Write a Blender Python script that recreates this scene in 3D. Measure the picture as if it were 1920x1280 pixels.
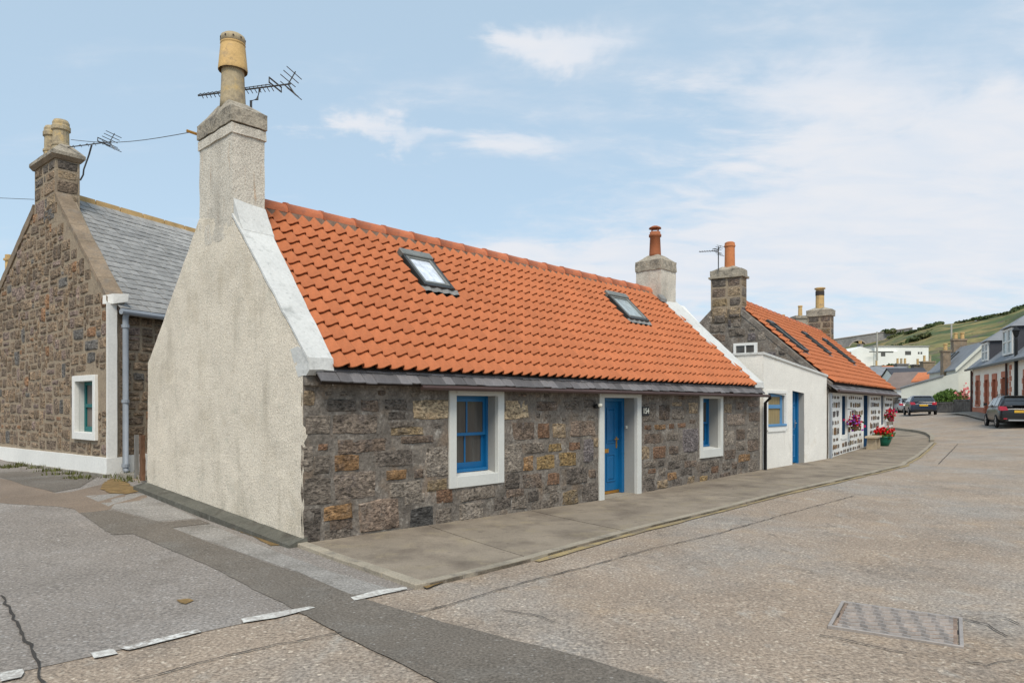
import bpy, bmesh, math, random
import numpy as np
from mathutils import Vector, Matrix
for _o in list(bpy.data.objects): bpy.data.objects.remove(_o)
SC = bpy.context.scene
COL = SC.collection
R = math.radians
# ------------------------------------------------------------------ camera
EYE = 1.65
FPX, HZ, CX = 1300.0, 757.0, 960.0
cam_d = bpy.data.cameras.new('camera'); cam = bpy.data.objects.new('camera', cam_d); COL.objects.link(cam)
cam.location = (0, 0, EYE); cam.rotation_euler = (R(90), 0, 0)
cam_d.sensor_width = 36; cam_d.lens = 36*FPX/1920; cam_d.shift_y = (HZ-640)/1920
cam_d.clip_start = .05; cam_d.clip_end = 3000
SC.camera = cam
# ------------------------------------------------------------------ world, sun, exposure
SUN_EL, SUN_AZ = R(52), math.atan2(.06, -1.0)      # azimuth clockwise from +Y: behind the camera, to its right
w = bpy.data.worlds.new('World'); SC.world = w; w.use_nodes = True
nt = w.node_tree; nt.nodes.clear()
def wn(t, **k):
    n = nt.nodes.new(t)
    for a, b in k.items(): setattr(n, a, b)
    return n
def wl(a, b): nt.links.new(a, b)
def wmath(op, a, b=None, c=None, clamp=False):
    n = wn('ShaderNodeMath', operation=op, use_clamp=clamp)
    for i, v in enumerate((a, b, c)):
        if v is None: continue
        if isinstance(v, (int, float)): n.inputs[i].default_value = v
        else: wl(v, n.inputs[i])
    return n.outputs[0]
sky = wn('ShaderNodeTexSky', sky_type='NISHITA', sun_disc=False, sun_elevation=SUN_EL, sun_rotation=SUN_AZ,
         air_density=1.0, dust_density=1.2, ozone_density=1.0)
tc = wn('ShaderNodeTexCoord'); sp = wn('ShaderNodeSeparateXYZ'); wl(tc.outputs['Generated'], sp.inputs[0])
X, Y, Z = sp.outputs
az = wmath('ARCTAN2', X, Y)
el = wmath('ARCSINE', Z)
den = wmath('ADD', wmath('MAXIMUM', Z, 0.0), .16)
cmb = wn('ShaderNodeCombineXYZ'); wl(wmath('DIVIDE', X, den), cmb.inputs[0]); wl(wmath('DIVIDE', Y, den), cmb.inputs[1])
def wnoise(scale, detail, rough, off, stretch=(1, 1, 1)):
    m = wn('ShaderNodeMapping'); wl(cmb.outputs[0], m.inputs[0]); m.inputs['Location'].default_value = off; m.inputs['Scale'].default_value = stretch
    n = wn('ShaderNodeTexNoise'); wl(m.outputs[0], n.inputs['Vector'])
    n.inputs['Scale'].default_value = scale; n.inputs['Detail'].default_value = detail; n.inputs['Roughness'].default_value = rough
    n.inputs['Distortion'].default_value = .35
    return n.outputs[0]
n1 = wnoise(1.5, 10, .60, (3.1, 1.7, 0), (.7, 1.35, 1)); n2 = wnoise(5.0, 6, .6, (7.3, 2.2, 0), (.7, 1.3, 1))
def mrange(v, a, b, c, d):
    n = wn('ShaderNodeMapRange', interpolation_type='SMOOTHSTEP'); wl(v, n.inputs[0])
    for i, q in enumerate((a, b, c, d)): n.inputs[i+1].default_value = q
    return n.outputs[0]
_w1 = wmath('MULTIPLY', wmath('SUBTRACT', n2, .5), .40); _w2 = wmath('MULTIPLY', wmath('SUBTRACT', wnoise(3.2, 5, .6, (1.3, 9.1, 0)), .5), .15)
az = wmath('ADD', az, _w1); elw = wmath('ADD', el, _w2)
def blob(a0, e0, sa, se, amp):      # a bank of cloud at azimuth a0 and elevation e0 (radians)
    da = wmath('DIVIDE', wmath('SUBTRACT', az, a0), sa); de = wmath('DIVIDE', wmath('SUBTRACT', elw, e0), se)
    d2 = wmath('ADD', wmath('MULTIPLY', da, da), wmath('MULTIPLY', de, de))
    return wmath('MULTIPLY', wmath('POWER', 2.718, wmath('MULTIPLY', d2, -1.0)), amp)
bias = None
for b in [(.62, .21, .42, .12, .34), (.66, .40, .22, .06, -.10), (.45, .33, .18, .045, .22), (.30, .235, .22, .10, .06), (.05, .185, .30, .055, .26), (-.30, .17, .35, .05, .08),
          (.04, .480, .10, .020, .34), (-.195, .372, .075, .020, .34), (-.01, .360, .095, .028, .32), (.36, .40, .16, .035, .22), (.45, .50, .18, .03, .14), (.9, .33, .3, .2, .25)]:
    v = blob(*b); bias = v if bias is None else wmath('ADD', bias, v)
bias = wmath('ADD', bias, mrange(el, .0, .16, .16, 0.0))
dens = wmath('ADD', wmath('ADD', wmath('MULTIPLY', n1, .75), wmath('MULTIPLY', n2, .25)), bias)
cl = mrange(dens, .52, .86, 0.0, .93)
ccol = wn('ShaderNodeMix', data_type='RGBA'); wl(mrange(n2, .3, .7, 0, 1), ccol.inputs[0])
ccol.inputs[6].default_value = (5.5, 5.9, 6.5, 1); ccol.inputs[7].default_value = (6.1, 6.2, 6.5, 1)
pale = wn('ShaderNodeMix', data_type='RGBA'); pale.inputs[0].default_value = .62; wl(sky.outputs[0], pale.inputs[6]); pale.inputs[7].default_value = (4.7, 6.1, 7.2, 1)
mix = wn('ShaderNodeMix', data_type='RGBA'); wl(cl, mix.inputs[0]); wl(pale.outputs[2], mix.inputs[6]); wl(ccol.outputs[2], mix.inputs[7])
bg = wn('ShaderNodeBackground'); bg.inputs[1].default_value = .10; wl(mix.outputs[2], bg.inputs[0])
wo = wn('ShaderNodeOutputWorld'); wl(bg.outputs[0], wo.inputs[0])
sd = bpy.data.lights.new('sun', 'SUN'); so = bpy.data.objects.new('sun', sd); COL.objects.link(so)
sd.energy = 2.15; sd.angle = R(24); sd.color = (1, .925, .80)
_s = Vector((math.sin(SUN_AZ)*math.cos(SUN_EL), math.cos(SUN_AZ)*math.cos(SUN_EL), math.sin(SUN_EL)))
so.rotation_euler = _s.to_track_quat('Z', 'Y').to_euler(); so.location = (20, -20, 40)
SC.view_settings.view_transform = 'Standard'; SC.view_settings.look = 'None'
SC.view_settings.exposure = 0.45; SC.view_settings.gamma = 1; SC.view_settings.use_curve_mapping = False
SC.cycles.max_bounces = 6; SC.cycles.use_denoising = True
# ------------------------------------------------------------------ materials
def mk(name, col, rough=.85, var=.2, ns=3.0, fine=45.0, fvar=.12, bump=.3, bd=.01, rnd=0.0, stretch=(1, 1, 1), seconds=(), metal=0.0, spec=.3,
       speck=None, coord='Object', vor=False):
    """seconds: (colour, noise scale, lo, hi, stretch); speck: (colour, scale, lo, hi)"""
    m = bpy.data.materials.new(name); m.use_nodes = True; t = m.node_tree; b = t.nodes['Principled BSDF']
    L = t.links.new
    def new(k, **kw):
        n = t.nodes.new(k)
        for a, c in kw.items(): setattr(n, a, c)
        return n
    if coord == 'World':
        vec = new('ShaderNodeNewGeometry').outputs['Position']
    else:
        vec = new('ShaderNodeTexCoord').outputs['Object']
    def mapped(s):
        if s == (1, 1, 1): return vec
        mp = new('ShaderNodeMapping'); L(vec, mp.inputs[0]); mp.inputs['Scale'].default_value = s; return mp.outputs[0]
    def noise(sc, det=5, ro=.6, s=(1, 1, 1)):
        n = new('ShaderNodeTexNoise'); L(mapped(s), n.inputs['Vector']); n.inputs['Scale'].default_value = sc
        n.inputs['Detail'].default_value = det; n.inputs['Roughness'].default_value = ro; return n.outputs[0]
    def mr(v, a, c, d, e):
        n = new('ShaderNodeMapRange'); L(v, n.inputs[0])
        for i, q in enumerate((a, c, d, e)): n.inputs[i+1].default_value = q
        return n.outputs[0]
    def mul(a, c):
        n = new('ShaderNodeMath', operation='MULTIPLY'); L(a, n.inputs[0]); L(c, n.inputs[1]); return n.outputs[0]
    def mixc(f, a, c):
        n = new('ShaderNodeMix', data_type='RGBA'); L(f, n.inputs[0])
        for i, q in ((6, a), (7, c)):
            if isinstance(q, tuple): n.inputs[i].default_value = (*q, 1)
            else: L(q, n.inputs[i])
        return n.outputs[2]
    k = mr(noise(ns, 4, .55, stretch), .3, .7, 1-var, 1+var)
    fn = noise(fine, 4, .65, stretch)
    k = mul(k, mr(fn, .3, .7, 1-fvar, 1+fvar))
    if rnd:
        oi = new('ShaderNodeObjectInfo'); k = mul(k, mr(oi.outputs['Random'], 0, 1, 1-rnd, 1+rnd))
    c = col
    for (sc_, s_, lo, hi, *st) in seconds:
        f = mr(noise(s_, 6, .62, st[0] if st else (1, 1, 1)), lo, hi, 0, 1); c = mixc(f, c, sc_)
    if speck:
        v = new('ShaderNodeTexVoronoi'); L(vec, v.inputs['Vector']); v.inputs['Scale'].default_value = speck[1]
        f = mr(v.outputs['Color'], speck[2], speck[3], 0, 1); c = mixc(f, c, speck[0])
    s = new('ShaderNodeVectorMath', operation='SCALE')
    if isinstance(c, tuple): s.inputs[0].default_value = c
    else: L(c, s.inputs[0])
    L(k, s.inputs['Scale']); L(s.outputs[0], b.inputs['Base Color'])
    b.inputs['Roughness'].default_value = rough; b.inputs['Metallic'].default_value = metal; b.inputs['Specular IOR Level'].default_value = spec
    if bump:
        h = fn
        if vor:
            v = new('ShaderNodeTexVoronoi'); L(vec, v.inputs['Vector']); v.inputs['Scale'].default_value = fine*1.2; h = v.outputs['Distance']
        bp = new('ShaderNodeBump'); L(h, bp.inputs['Height']); bp.inputs['Strength'].default_value = bump; bp.inputs['Distance'].default_value = bd
        L(bp.outputs[0], b.inputs['Normal'])
    return m
M = {}
def stone(key, col, sec=None):
    col = tuple(c*.9 for c in col)
    M[key] = mk('stone_'+key, col, .9, .34, 5, 20, .55, 1.0, .035, .16, (1, 1, 1.8), seconds=([(sec, 7, .48, .68)] if sec else []) + [(tuple(x*.38 for x in col), 12, .53, .62, (1, 1, 2.4)), (tuple(min(1, x*1.45+.02) for x in col), 17, .58, .70)])  # dark veins put the shadow of rough crevices into the stone colour
stone('g', (.205, .17, .138)); stone('d', (.15, .125, .104)); stone('k', (.075, .07, .064)); stone('b', (.19, .14, .105), (.12, .1, .09))
stone('p', (.265, .21, .165), (.19, .155, .135)); stone('r', (.20, .115, .07), (.16, .115, .085)); stone('r2', (.25, .145, .07), (.17, .12, .09)); stone('o', (.31, .18, .085), (.24, .165, .105))
stone('t', (.34, .25, .16), (.25, .2, .15)); stone('c', (.50, .385, .25), (.43, .31, .19)); stone('y', (.34, .225, .10), (.26, .2, .12)); stone('y2', (.26, .19, .11), (.2, .16, .12)); stone('s', (.28, .205, .155), (.2, .165, .135))
stone('l', (.29, .245, .2), (.23, .2, .17)); stone('v', (.16, .138, .135))
# left house stones
stone('h1', (.27, .195, .13), (.20, .15, .11)); stone('h2', (.215, .16, .115)); stone('h3', (.33, .235, .155), (.2, .15, .11)); stone('h4', (.17, .155, .14)); stone('h5', (.30, .17, .095)); stone('h6', (.27, .20, .165))
M['mortar'] = mk('mortar', (.185, .160, .135), .95, .28, 3, 24, .34, .9, .02, seconds=[((.135, .114, .097), 4, .50, .68), ((.27, .245, .215), 6, .56, .72), ((.20, .15, .11), 2.2, .55, .7)])
M['mortar_warm'] = mk('mortar_warm', (.34, .268, .19), .95, .25, 3, 30, .25, .7, .02, seconds=[((.2, .155, .115), 3, .48, .68)])
M['harl'] = mk('cream_roughcast', (.72, .64, .525), .95, .07, 1.5, 46, .22, .9, .015, seconds=[((.56, .485, .375), 1.3, .52, .76), ((.50, .44, .35), 2.6, .56, .76, (1, 1, .22)), ((.60, .55, .45), 5, .58, .72)], speck=((.52, .455, .365), 66, .72, .95))
M['harl_stack'] = mk('weathered_roughcast', (.63, .575, .49), .95, .1, 1.5, 40, .24, 1.0, .016, seconds=[((.44, .40, .34), 2.5, .5, .74, (1, 1, .4)), ((.42, .25, .13), 6, .60, .74, (2.5, 2.5, .28))], speck=((.42, .38, .32), 66, .7, .95))
M['cap_harl'] = mk('lichened_cement', (.36, .315, .25), .95, .2, 4, 26, .3, 1.0, .02, seconds=[((.17, .15, .125), 5, .5, .66), ((.4, .24, .1), 9, .66, .74)])
M['skew'] = mk('white_skew_paint', (.60, .595, .57), .8, .07, 2, 24, .08, .5, .012, seconds=[((.38, .38, .36), 4.5, .58, .76), ((.46, .46, .44), 16, .57, .68)])
M['white'] = mk('white_masonry_paint', (.76, .745, .705), .8, .05, 1.2, 22, .07, .3, .01, seconds=[((.58, .53, .45), 1.8, .64, .85)])
M['white_rough'] = mk('white_roughcast', (.80, .765, .70), .9, .05, 1.2, 30, .1, .8, .015, seconds=[((.6, .52, .41), 1.4, .62, .85), ((.55, .5, .42), 2.5, .64, .8, (1, 1, .3))])
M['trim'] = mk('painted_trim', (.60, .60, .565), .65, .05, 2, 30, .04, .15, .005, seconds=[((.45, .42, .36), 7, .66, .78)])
M['reveal'] = mk('grey_reveal', (.33, .325, .305), .7, .05, 2, 30, .04, .1, .005)  # one even grey, darker than the trim
M['blue'] = mk('blue_gloss_paint', (.005, .118, .29), .38, .08, 3, 40, .04, .1, .003, spec=.45)
M['blue2'] = mk('faded_blue_paint', (.09, .245, .45), .45, .08, 3, 40, .04, .1, .003)
M['navy'] = mk('navy_paint', (.018, .06, .13), .45, .08, 3, 40, .04, .05, .003)
M['green'] = mk('green_paint', (.006, .12, .12), .45, .08, 3, 40, .04, .05, .003)
M['brass'] = mk('brass', (.55, .29, .07), .35, .08, 6, 40, .05, 0, metal=.75)
M['pantile'] = mk('clay_pantile', (.455, .143, .055), .72, .1, 2.2, 30, .09, .15, .004, .075, seconds=[((.45, .155, .065), 5, .52, .75), ((.34, .10, .045), 8, .60, .78), ((.30, .22, .15), 16, .70, .76)])
M['ridge'] = mk('clay_ridge', (.47, .15, .07), .78, .14, 2, 25, .1, .2, .004, .08, seconds=[((.36, .13, .075), 5, .55, .7)])
M['bed'] = mk('ridge_mortar', (.19, .13, .095), .95, .25, 5, 30, .2, .5, .01)
M['batten'] = mk('dark_underlay', (.03, .02, .015), .9, .1, 3, 30, .1, 0)
M['slate'] = mk('roof_slate', (.30, .29, .275), .6, .14, 3, 40, .09, .25, .004, .16, seconds=[((.39, .375, .345), 5, .52, .72), ((.19, .185, .18), 7, .58, .74)])
M['slate_eave'] = mk('purple_slate', (.155, .145, .147), .62, .15, 3, 36, .16, .4, .006, .34, seconds=[((.26, .25, .245), 6, .58, .72), ((.16, .165, .14), 9, .6, .74)])
M['slate_far'] = mk('far_slate', (.215, .225, .24), .65, .14, 1.2, 20, .1, .2, .01)
M['slate_dark'] = mk('dark_slate_hanging', (.055, .057, .068), .6, .12, 2, 20, .12, .2, .01)
M['ridge_yellow'] = mk('sandstone_ridge', (.52, .34, .15), .85, .2, 3, 30, .12, .3, .008, .1)
M['skew_stone'] = mk('brown_skew_stone', (.25, .188, .13), .9, .25, 2.5, 28, .22, .7, .015, .1, seconds=[((.2, .165, .13), 4, .5, .68)])
M['pot_yellow'] = mk('yellow_fireclay', (.55, .36, .15), .75, .15, 4, 30, .1, .2, .005, seconds=[((.36, .26, .15), 6, .5, .68), ((.14, .11, .085), 5, .62, .74)])
M['pot_weather'] = mk('weathered_fireclay', (.42, .34, .22), .85, .2, 4, 24, .16, .4, .008, seconds=[((.15, .125, .1), 4, .5, .68), ((.52, .37, .17), 6, .55, .7)])
M['pot_red'] = mk('red_fireclay', (.34, .115, .05), .75, .12, 4, 30, .1, .2, .005, seconds=[((.22, .08, .045), 5, .56, .7)])
M['pot_orange'] = mk('orange_fireclay', (.52, .19, .075), .75, .12, 4, 30, .1, .2, .005)
M['soot'] = mk('sooty_metal', (.05, .04, .035), .7, .2, 6, 30, .1, 0)
M['aerial'] = mk('dark_aluminium', (.10, .10, .10), .5, .1, 4, 30, .05, 0, metal=.3)
M['glass'] = None
def glass(name, col, rough=.06, spec=.6):
    m = mk(name, col, rough, .3, 2.0, 5, .12, 0, spec=spec, stretch=(3.5, 3.5, .25)); return m
M['glass'] = glass('window_glass', (.075, .068, .06))
M['glass_sky'] = glass('skylight_glass', (.62, .66, .72), .12, .5)
M['glass_grey'] = glass('skylight_glass_grey', (.34, .38, .38), .15, .5)
M['curtain'] = mk('curtain', (.17, .145, .125), .9, .2, 3, 14, .2, 0, stretch=(6, 6, .2))
M['frame_black'] = mk('black_skylight_metal', (.035, .037, .036), .45, .15, 4, 30, .05, 0, spec=.5)
M['frame_grey'] = mk('grey_skylight_flashing', (.21, .215, .2), .5, .15, 4, 30, .08, .1, .003, metal=.2)
M['lead'] = mk('lead_flashing', (.22, .215, .205), .65, .2, 7, 30, .12, .2, .005)
M['gutter_brown'] = mk('brown_gutter', (.075, .045, .04), .5, .15, 3, 30, .08, 0)
M['pipe_black'] = mk('black_pipe', (.012, .012, .013), .4, .1, 3, 30, .05, 0)
M['pipe_grey'] = mk('grey_downpipe', (.27, .295, .33), .5, .08, 3, 30, .05, 0)
M['wood'] = mk('weathered_post', (.16, .085, .05), .9, .3, 3, 22, .25, .4, .01, stretch=(3, 3, .4))
M['wood_grey'] = mk('grey_post', (.2, .19, .175), .9, .2, 3, 22, .2, .3, .01, stretch=(3, 3, .4))
M['concrete'] = mk('concrete', (.27, .245, .205), .95, .16, 2, 40, .2, .5, .01, seconds=[((.17, .155, .13), 2.2, .5, .7)], coord='World')
M['slab'] = mk('pavement_concrete', (.262, .217, .166), .95, .14, 1.6, 70, .25, .5, .008, .06, seconds=[((.15, .12, .093), 1.3, .46, .70), ((.28, .23, .155), 2.2, .54, .74), ((.16, .13, .1), 6, .60, .72), ((.42, .37, .31), 7, .72, .76)], coord='World')
M['kerb'] = mk('kerb_stone', (.33, .285, .22), .95, .15, 2.5, 50, .2, .5, .01, .1, seconds=[((.2, .175, .145), 4, .52, .68)], coord='World')
M['plinth_dark'] = mk('mossy_plinth', (.115, .11, .09), .95, .2, 3, 40, .2, .6, .01, seconds=[((.07, .062, .05), 4, .5, .7), ((.2, .19, .165), 6, .6, .75)])
M['yellow_line'] = mk('faded_yellow_line', (.33, .25, .125), .9, .15, 3, 50, .3, .3, .006, seconds=[((.22, .18, .13), 5, .48, .64)], coord='World')
M['asphalt'] = mk('worn_road_asphalt', (.315, .248, .19), .95, .12, .8, 42, .55, .9, .014, seconds=[((.30, .265, .23), .5, .44, .62, (1, .6, 1)), ((.36, .27, .19), 1.0, .54, .74), ((.215, .175, .14), 1.8, .56, .74), ((.37, .335, .29), 3.5, .58, .76, (1, .5, 1)), ((.17, .14, .115), 5.5, .63, .75, (1, .35, 1))], speck=((.52, .44, .35), 44, .74, .97), coord='World')
M['side_asphalt'] = mk('grey_side_street_asphalt', (.24, .21, .184), .95, .1, .9, 46, .52, .7, .012, seconds=[((.28, .252, .228), .7, .5, .7), ((.17, .146, .122), 1.2, .60, .8)], speck=((.43, .405, .38), 56, .78, 1.0), coord='World')
M['old_asphalt'] = mk('brown_old_asphalt', (.215, .165, .125), .95, .14, 1.2, 46, .3, .6, .01, seconds=[((.24, .15, .085), 2.2, .62, .76)], coord='World')
M['trench'] = mk('dark_trench_asphalt', (.152, .13, .107), .95, .12, 1, 50, .5, .6, .01, seconds=[((.19, .172, .15), 1.1, .52, .72)], speck=((.31, .29, .265), 60, .84, 1.0), coord='World')
M['pale_asphalt'] = mk('pale_grey_asphalt', (.275, .255, .232), .95, .1, 1.5, 46, .42, .6, .01, seconds=[((.19, .172, .15), 1.6, .5, .7)], speck=((.45, .43, .40), 56, .8, 1), coord='World')
M['crack'] = mk('crack_filler', (.055, .048, .042), .95, .2, 4, 40, .2, 0, coord='World')
M['marking'] = mk('worn_white_marking', (.66, .645, .60), .8, .08, 3, 60, .12, .3, .004, seconds=[((.30, .27, .24), 24, .45, .62), ((.45, .42, .385), 6, .45, .7)], coord='World')
M['marking_worn'] = mk('flaking_white_marking', (.64, .625, .59), .8, .08, 3, 60, .12, .3, .004, seconds=[((.28, .25, .22), 24, .40, .58)], coord='World')
M['iron'] = mk('rusty_iron', (.23, .165, .125), .65, .2, 5, 40, .2, .3, .004, seconds=[((.35, .25, .19), 5, .46, .62)], metal=.05)
M['iron_pale'] = mk('worn_iron_rim', (.36, .32, .29), .5, .15, 5, 40, .12, .2, .003, metal=.3)
M['grass'] = mk('hill_grass', (.165, .155, .055), .95, .25, .06, .8, .4, 0, seconds=[((.27, .205, .08), .03, .42, .56, (1, 1, 2.5)), ((.065, .095, .035), .05, .47, .58), ((.12, .085, .07), .09, .56, .66), ((.05, .075, .03), .25, .60, .68)], coord='World')
M['verge_green'] = mk('weed_green', (.10, .105, .03), .9, .3, 6, 30, .2, 0)
M['verge_gold'] = mk('dry_moss', (.21, .135, .055), .95, .3, 8, 40, .2, .4, .01)
M['leaf'] = mk('leaf_green', (.085, .15, .028), .7, .35, 4, 30, .2, 0)
M['leaf_dark'] = mk('leaf_dark_green', (.06, .085, .032), .8, .45, .15, 1.2, .4, 0, seconds=[((.11, .115, .045), .12, .5, .6)])
M['petal_pink'] = mk('pink_petals', (.62, .02, .13), .7, .25, 10, 30, .1, 0)
M['petal_purple'] = mk('purple_petals', (.34, .08, .45), .7, .25, 10, 30, .1, 0)
M['petal_red'] = mk('red_petals', (.68, .012, .015), .7, .2, 10, 30, .1, 0)
M['petal_rose'] = mk('rose_petals', (.75, .25, .24), .7, .2, 10, 30, .1, 0)
M['pot_green'] = mk('green_glazed_pot', (.012, .14, .085), .35, .1, 4, 30, .05, 0)
M['bench'] = mk('bench_wood', (.43, .35, .245), .85, .2, 4, 30, .15, .3, .006)
M['pink_stone'] = mk('pink_painted_stone', (.50, .185, .11), .85, .12, 2, 25, .1, .2, .008)
M['pale_wall'] = mk('pale_harl_wall', (.86, .80, .70), .9, .06, 1, 20, .06, .3, .01)
M['grey_wall'] = mk('greenish_white_wall', (.57, .575, .51), .9, .08, .8, 20, .06, .3, .01)
M['far_white'] = mk('far_white_wall', (.80, .80, .76), .85, .05, .4, 5, .04, 0)
M['stone_wall'] = mk('rubble_garden_wall', (.16, .14, .12), .95, .3, 2, 5, .35, .6, .03, seconds=[((.25, .21, .17), 3, .55, .7)])
M['viaduct'] = mk('viaduct_stone', (.24, .23, .225), .95, .2, .12, 1.2, .2, 0, seconds=[((.16, .155, .155), .2, .5, .65)], coord='World')
M['viaduct_ring'] = mk('viaduct_arch_ring', (.34, .30, .27), .95, .15, .3, 1.2, .1, 0, coord='World')
M['far_pantile'] = mk('far_pantile', (.50, .17, .075), .8, .15, .6, 8, .1, 0)
M['far_brown'] = mk('far_brown_roof', (.20, .155, .135), .8, .15, .6, 8, .1, 0)
M['car_black'] = mk('black_car_paint', (.007, .007, .008), .25, .05, 2, 20, .03, 0, spec=.6)
M['car_navy'] = mk('navy_car_paint', (.022, .032, .055), .2, .05, 2, 20, .03, 0, spec=.6)
M['car_white'] = mk('white_van_paint', (.72, .74, .75), .3, .04, 2, 20, .03, 0, spec=.5)
M['car_trim'] = mk('car_plastic', (.018, .018, .018), .6, .05, 2, 20, .03, 0)
M['car_glass'] = glass('car_glass', (.03, .035, .04), .04, .8)
M['tyre'] = mk('tyre_rubber', (.012, .012, .012), .8, .1, 4, 30, .1, 0)
M['rim'] = mk('alloy_rim', (.38, .38, .39), .35, .08, 4, 30, .05, 0, metal=.7)
M['chrome'] = mk('silver_trim', (.5, .5, .5), .3, .05, 4, 30, .03, 0, metal=.8)
M['tail'] = mk('red_tail_lamp', (.38, .012, .03), .2, .1, 5, 30, .05, 0, spec=.6)
M['plate'] = mk('yellow_number_plate', (.70, .42, .05), .5, .06, 5, 60, .1, 0)
M['plate_black'] = mk('black_plaque', (.015, .015, .016), .4, .05, 4, 30, .03, 0)
M['lamp_white'] = mk('lamp_lens', (.72, .70, .6), .3, .05, 4, 30, .03, 0)
M['post_black'] = mk('black_post', (.014, .015, .016), .45, .1, 3, 20, .05, 0)
M['pole'] = mk('grey_pole', (.40, .38, .34), .8, .15, 1, 10, .1, 0)
M['floral'] = mk('straw_blind', (.30, .225, .11), .9, .15, 3, 8, .25, 0, stretch=(5, 5, .3))
# ------------------------------------------------------------------ builders
ROOT = {}
class Fr:
    """a building's own axes: u along the street front, v into the building, z up"""
    def __init__(s, O, u, v): s.O = np.array(O, float); s.u = np.array(u, float); s.v = np.array(v, float)
    def __call__(s, u, v, z): p = s.O + s.u*u + s.v*v; return (p[0], p[1], p[2]+z)
def dirs(deg): a = R(deg); return (math.sin(a), math.cos(a), 0)          # bearing clockwise from +Y
def thing(name, label, cat, loc, group=None):
    o = bpy.data.objects.new(name, None); COL.objects.link(o); o.location = loc; o.empty_display_size = .2
    o['label'] = label; o['category'] = cat
    if group: o['group'] = group
    ROOT[o.name] = tuple(loc); return o
def tag(o, label, cat, group=None):
    o['label'] = label; o['category'] = cat
    if group: o['group'] = group
    return o
class MB:
    def __init__(s): s.v = []; s.f = []
    def add(s, pts, faces):
        b = len(s.v); s.v += [tuple(p) for p in pts]; s.f += [tuple(i+b for i in q) for q in faces]; return s
    def poly(s, pts): return s.add(pts, [tuple(range(len(pts)))])
    def hexa(s, p):    # p: 4 bottom + 4 top (ccw)
        return s.add(p, [(3, 2, 1, 0), (4, 5, 6, 7), (0, 1, 5, 4), (1, 2, 6, 5), (2, 3, 7, 6), (3, 0, 4, 7)])
    def box(s, F, u0, u1, v0, v1, z0, z1):
        return s.hexa([F(u0, v0, z0), F(u1, v0, z0), F(u1, v1, z0), F(u0, v1, z0), F(u0, v0, z1), F(u1, v0, z1), F(u1, v1, z1), F(u0, v1, z1)])
    def prism(s, A, B):  # two matching polygons
        n = len(A); return s.add(list(A)+list(B), [tuple(reversed(range(n))), tuple(range(n, 2*n))]+[(i, (i+1) % n, n+(i+1) % n, n+i) for i in range(n)])
    def lathe(s, c, prof, n=16, cap=True):
        pts = []; fs = []
        for r, z in prof:
            for i in range(n):
                a = 2*math.pi*i/n; pts.append((c[0]+r*math.cos(a), c[1]+r*math.sin(a), c[2]+z))
        for k in range(len(prof)-1):
            for i in range(n):
                j = (i+1) % n; fs.append((k*n+i, k*n+j, (k+1)*n+j, (k+1)*n+i))
        if cap:
            fs.append(tuple(reversed(range(n)))); m = (len(prof)-1)*n; fs.append(tuple(range(m, m+n)))
        return s.add(pts, fs)
    def tube(s, path, r, n=6):
        P = [Vector(p) for p in path]; pts = []; fs = []
        for i, p in enumerate(P):
            d = (P[min(i+1, len(P)-1)]-P[max(i-1, 0)]).normalized()
            a = d.cross(Vector((0, 0, 1)) if abs(d.z) < .9 else Vector((1, 0, 0))).normalized(); b = d.cross(a)
            for k in range(n):
                t = 2*math.pi*k/n; q = p + a*(r*math.cos(t)) + b*(r*math.sin(t)); pts.append(tuple(q))
        for i in range(len(P)-1):
            for k in range(n):
                j = (k+1) % n; fs.append((i*n+k, i*n+j, (i+1)*n+j, (i+1)*n+k))
        fs.append(tuple(reversed(range(n)))); fs.append(tuple(range((len(P)-1)*n, len(P)*n)))
        return s.add(pts, fs)
    def build(s, name, mat, parent=None, bevel=0, smooth=False, kind=None, loc=None):
        return obj(name, s.v, s.f, mat, parent, bevel, smooth, kind, loc)
def root_of(o):
    while o.parent: o = o.parent
    return ROOT.get(o.name, tuple(o.location))
def obj(name, verts, faces, mat, parent=None, bevel=0, smooth=False, kind=None, loc=None):
    base = root_of(parent) if parent else (loc or (0, 0, 0))
    me = bpy.data.meshes.new(name)
    me.from_pydata([(x-base[0], y-base[1], z-base[2]) for x, y, z in verts], [], faces)
    bm = bmesh.new(); bm.from_mesh(me); bmesh.ops.recalc_face_normals(bm, faces=bm.faces)
    if bevel: bmesh.ops.bevel(bm, geom=list(bm.edges), offset=bevel, segments=1, affect='EDGES', clamp_overlap=True)
    bm.to_mesh(me); bm.free()
    if smooth:
        for p in me.polygons: p.use_smooth = True
    me.materials.append(M[mat] if isinstance(mat, str) else mat)
    o = bpy.data.objects.new(name, me); COL.objects.link(o)
    if parent: o.parent = parent
    else: o.location = base; ROOT[o.name] = tuple(base)
    if kind: o['kind'] = kind
    return o
def piece(name, me, parent, mw):
    """another object on shared mesh data; mw is its world matrix"""
    o = bpy.data.objects.new(name, me); COL.objects.link(o); o.parent = parent
    o.matrix_local = Matrix.Translation(-Vector(root_of(parent))) @ mw
    return o
def ray(x, y): return np.array([(x-CX)/FPX, 1.0, (HZ-y)/FPX])
def at(x, y, d): p = np.array([0, 0, EYE]) + ray(x, y)*d; return tuple(p)
def hit(x, y, p, n):
    d = ray(x, y); c = np.array([0, 0, EYE]); return c + d*(np.dot(np.array(p, float)-c, n)/np.dot(d, n))
from mathutils import noise as mnoise
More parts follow.
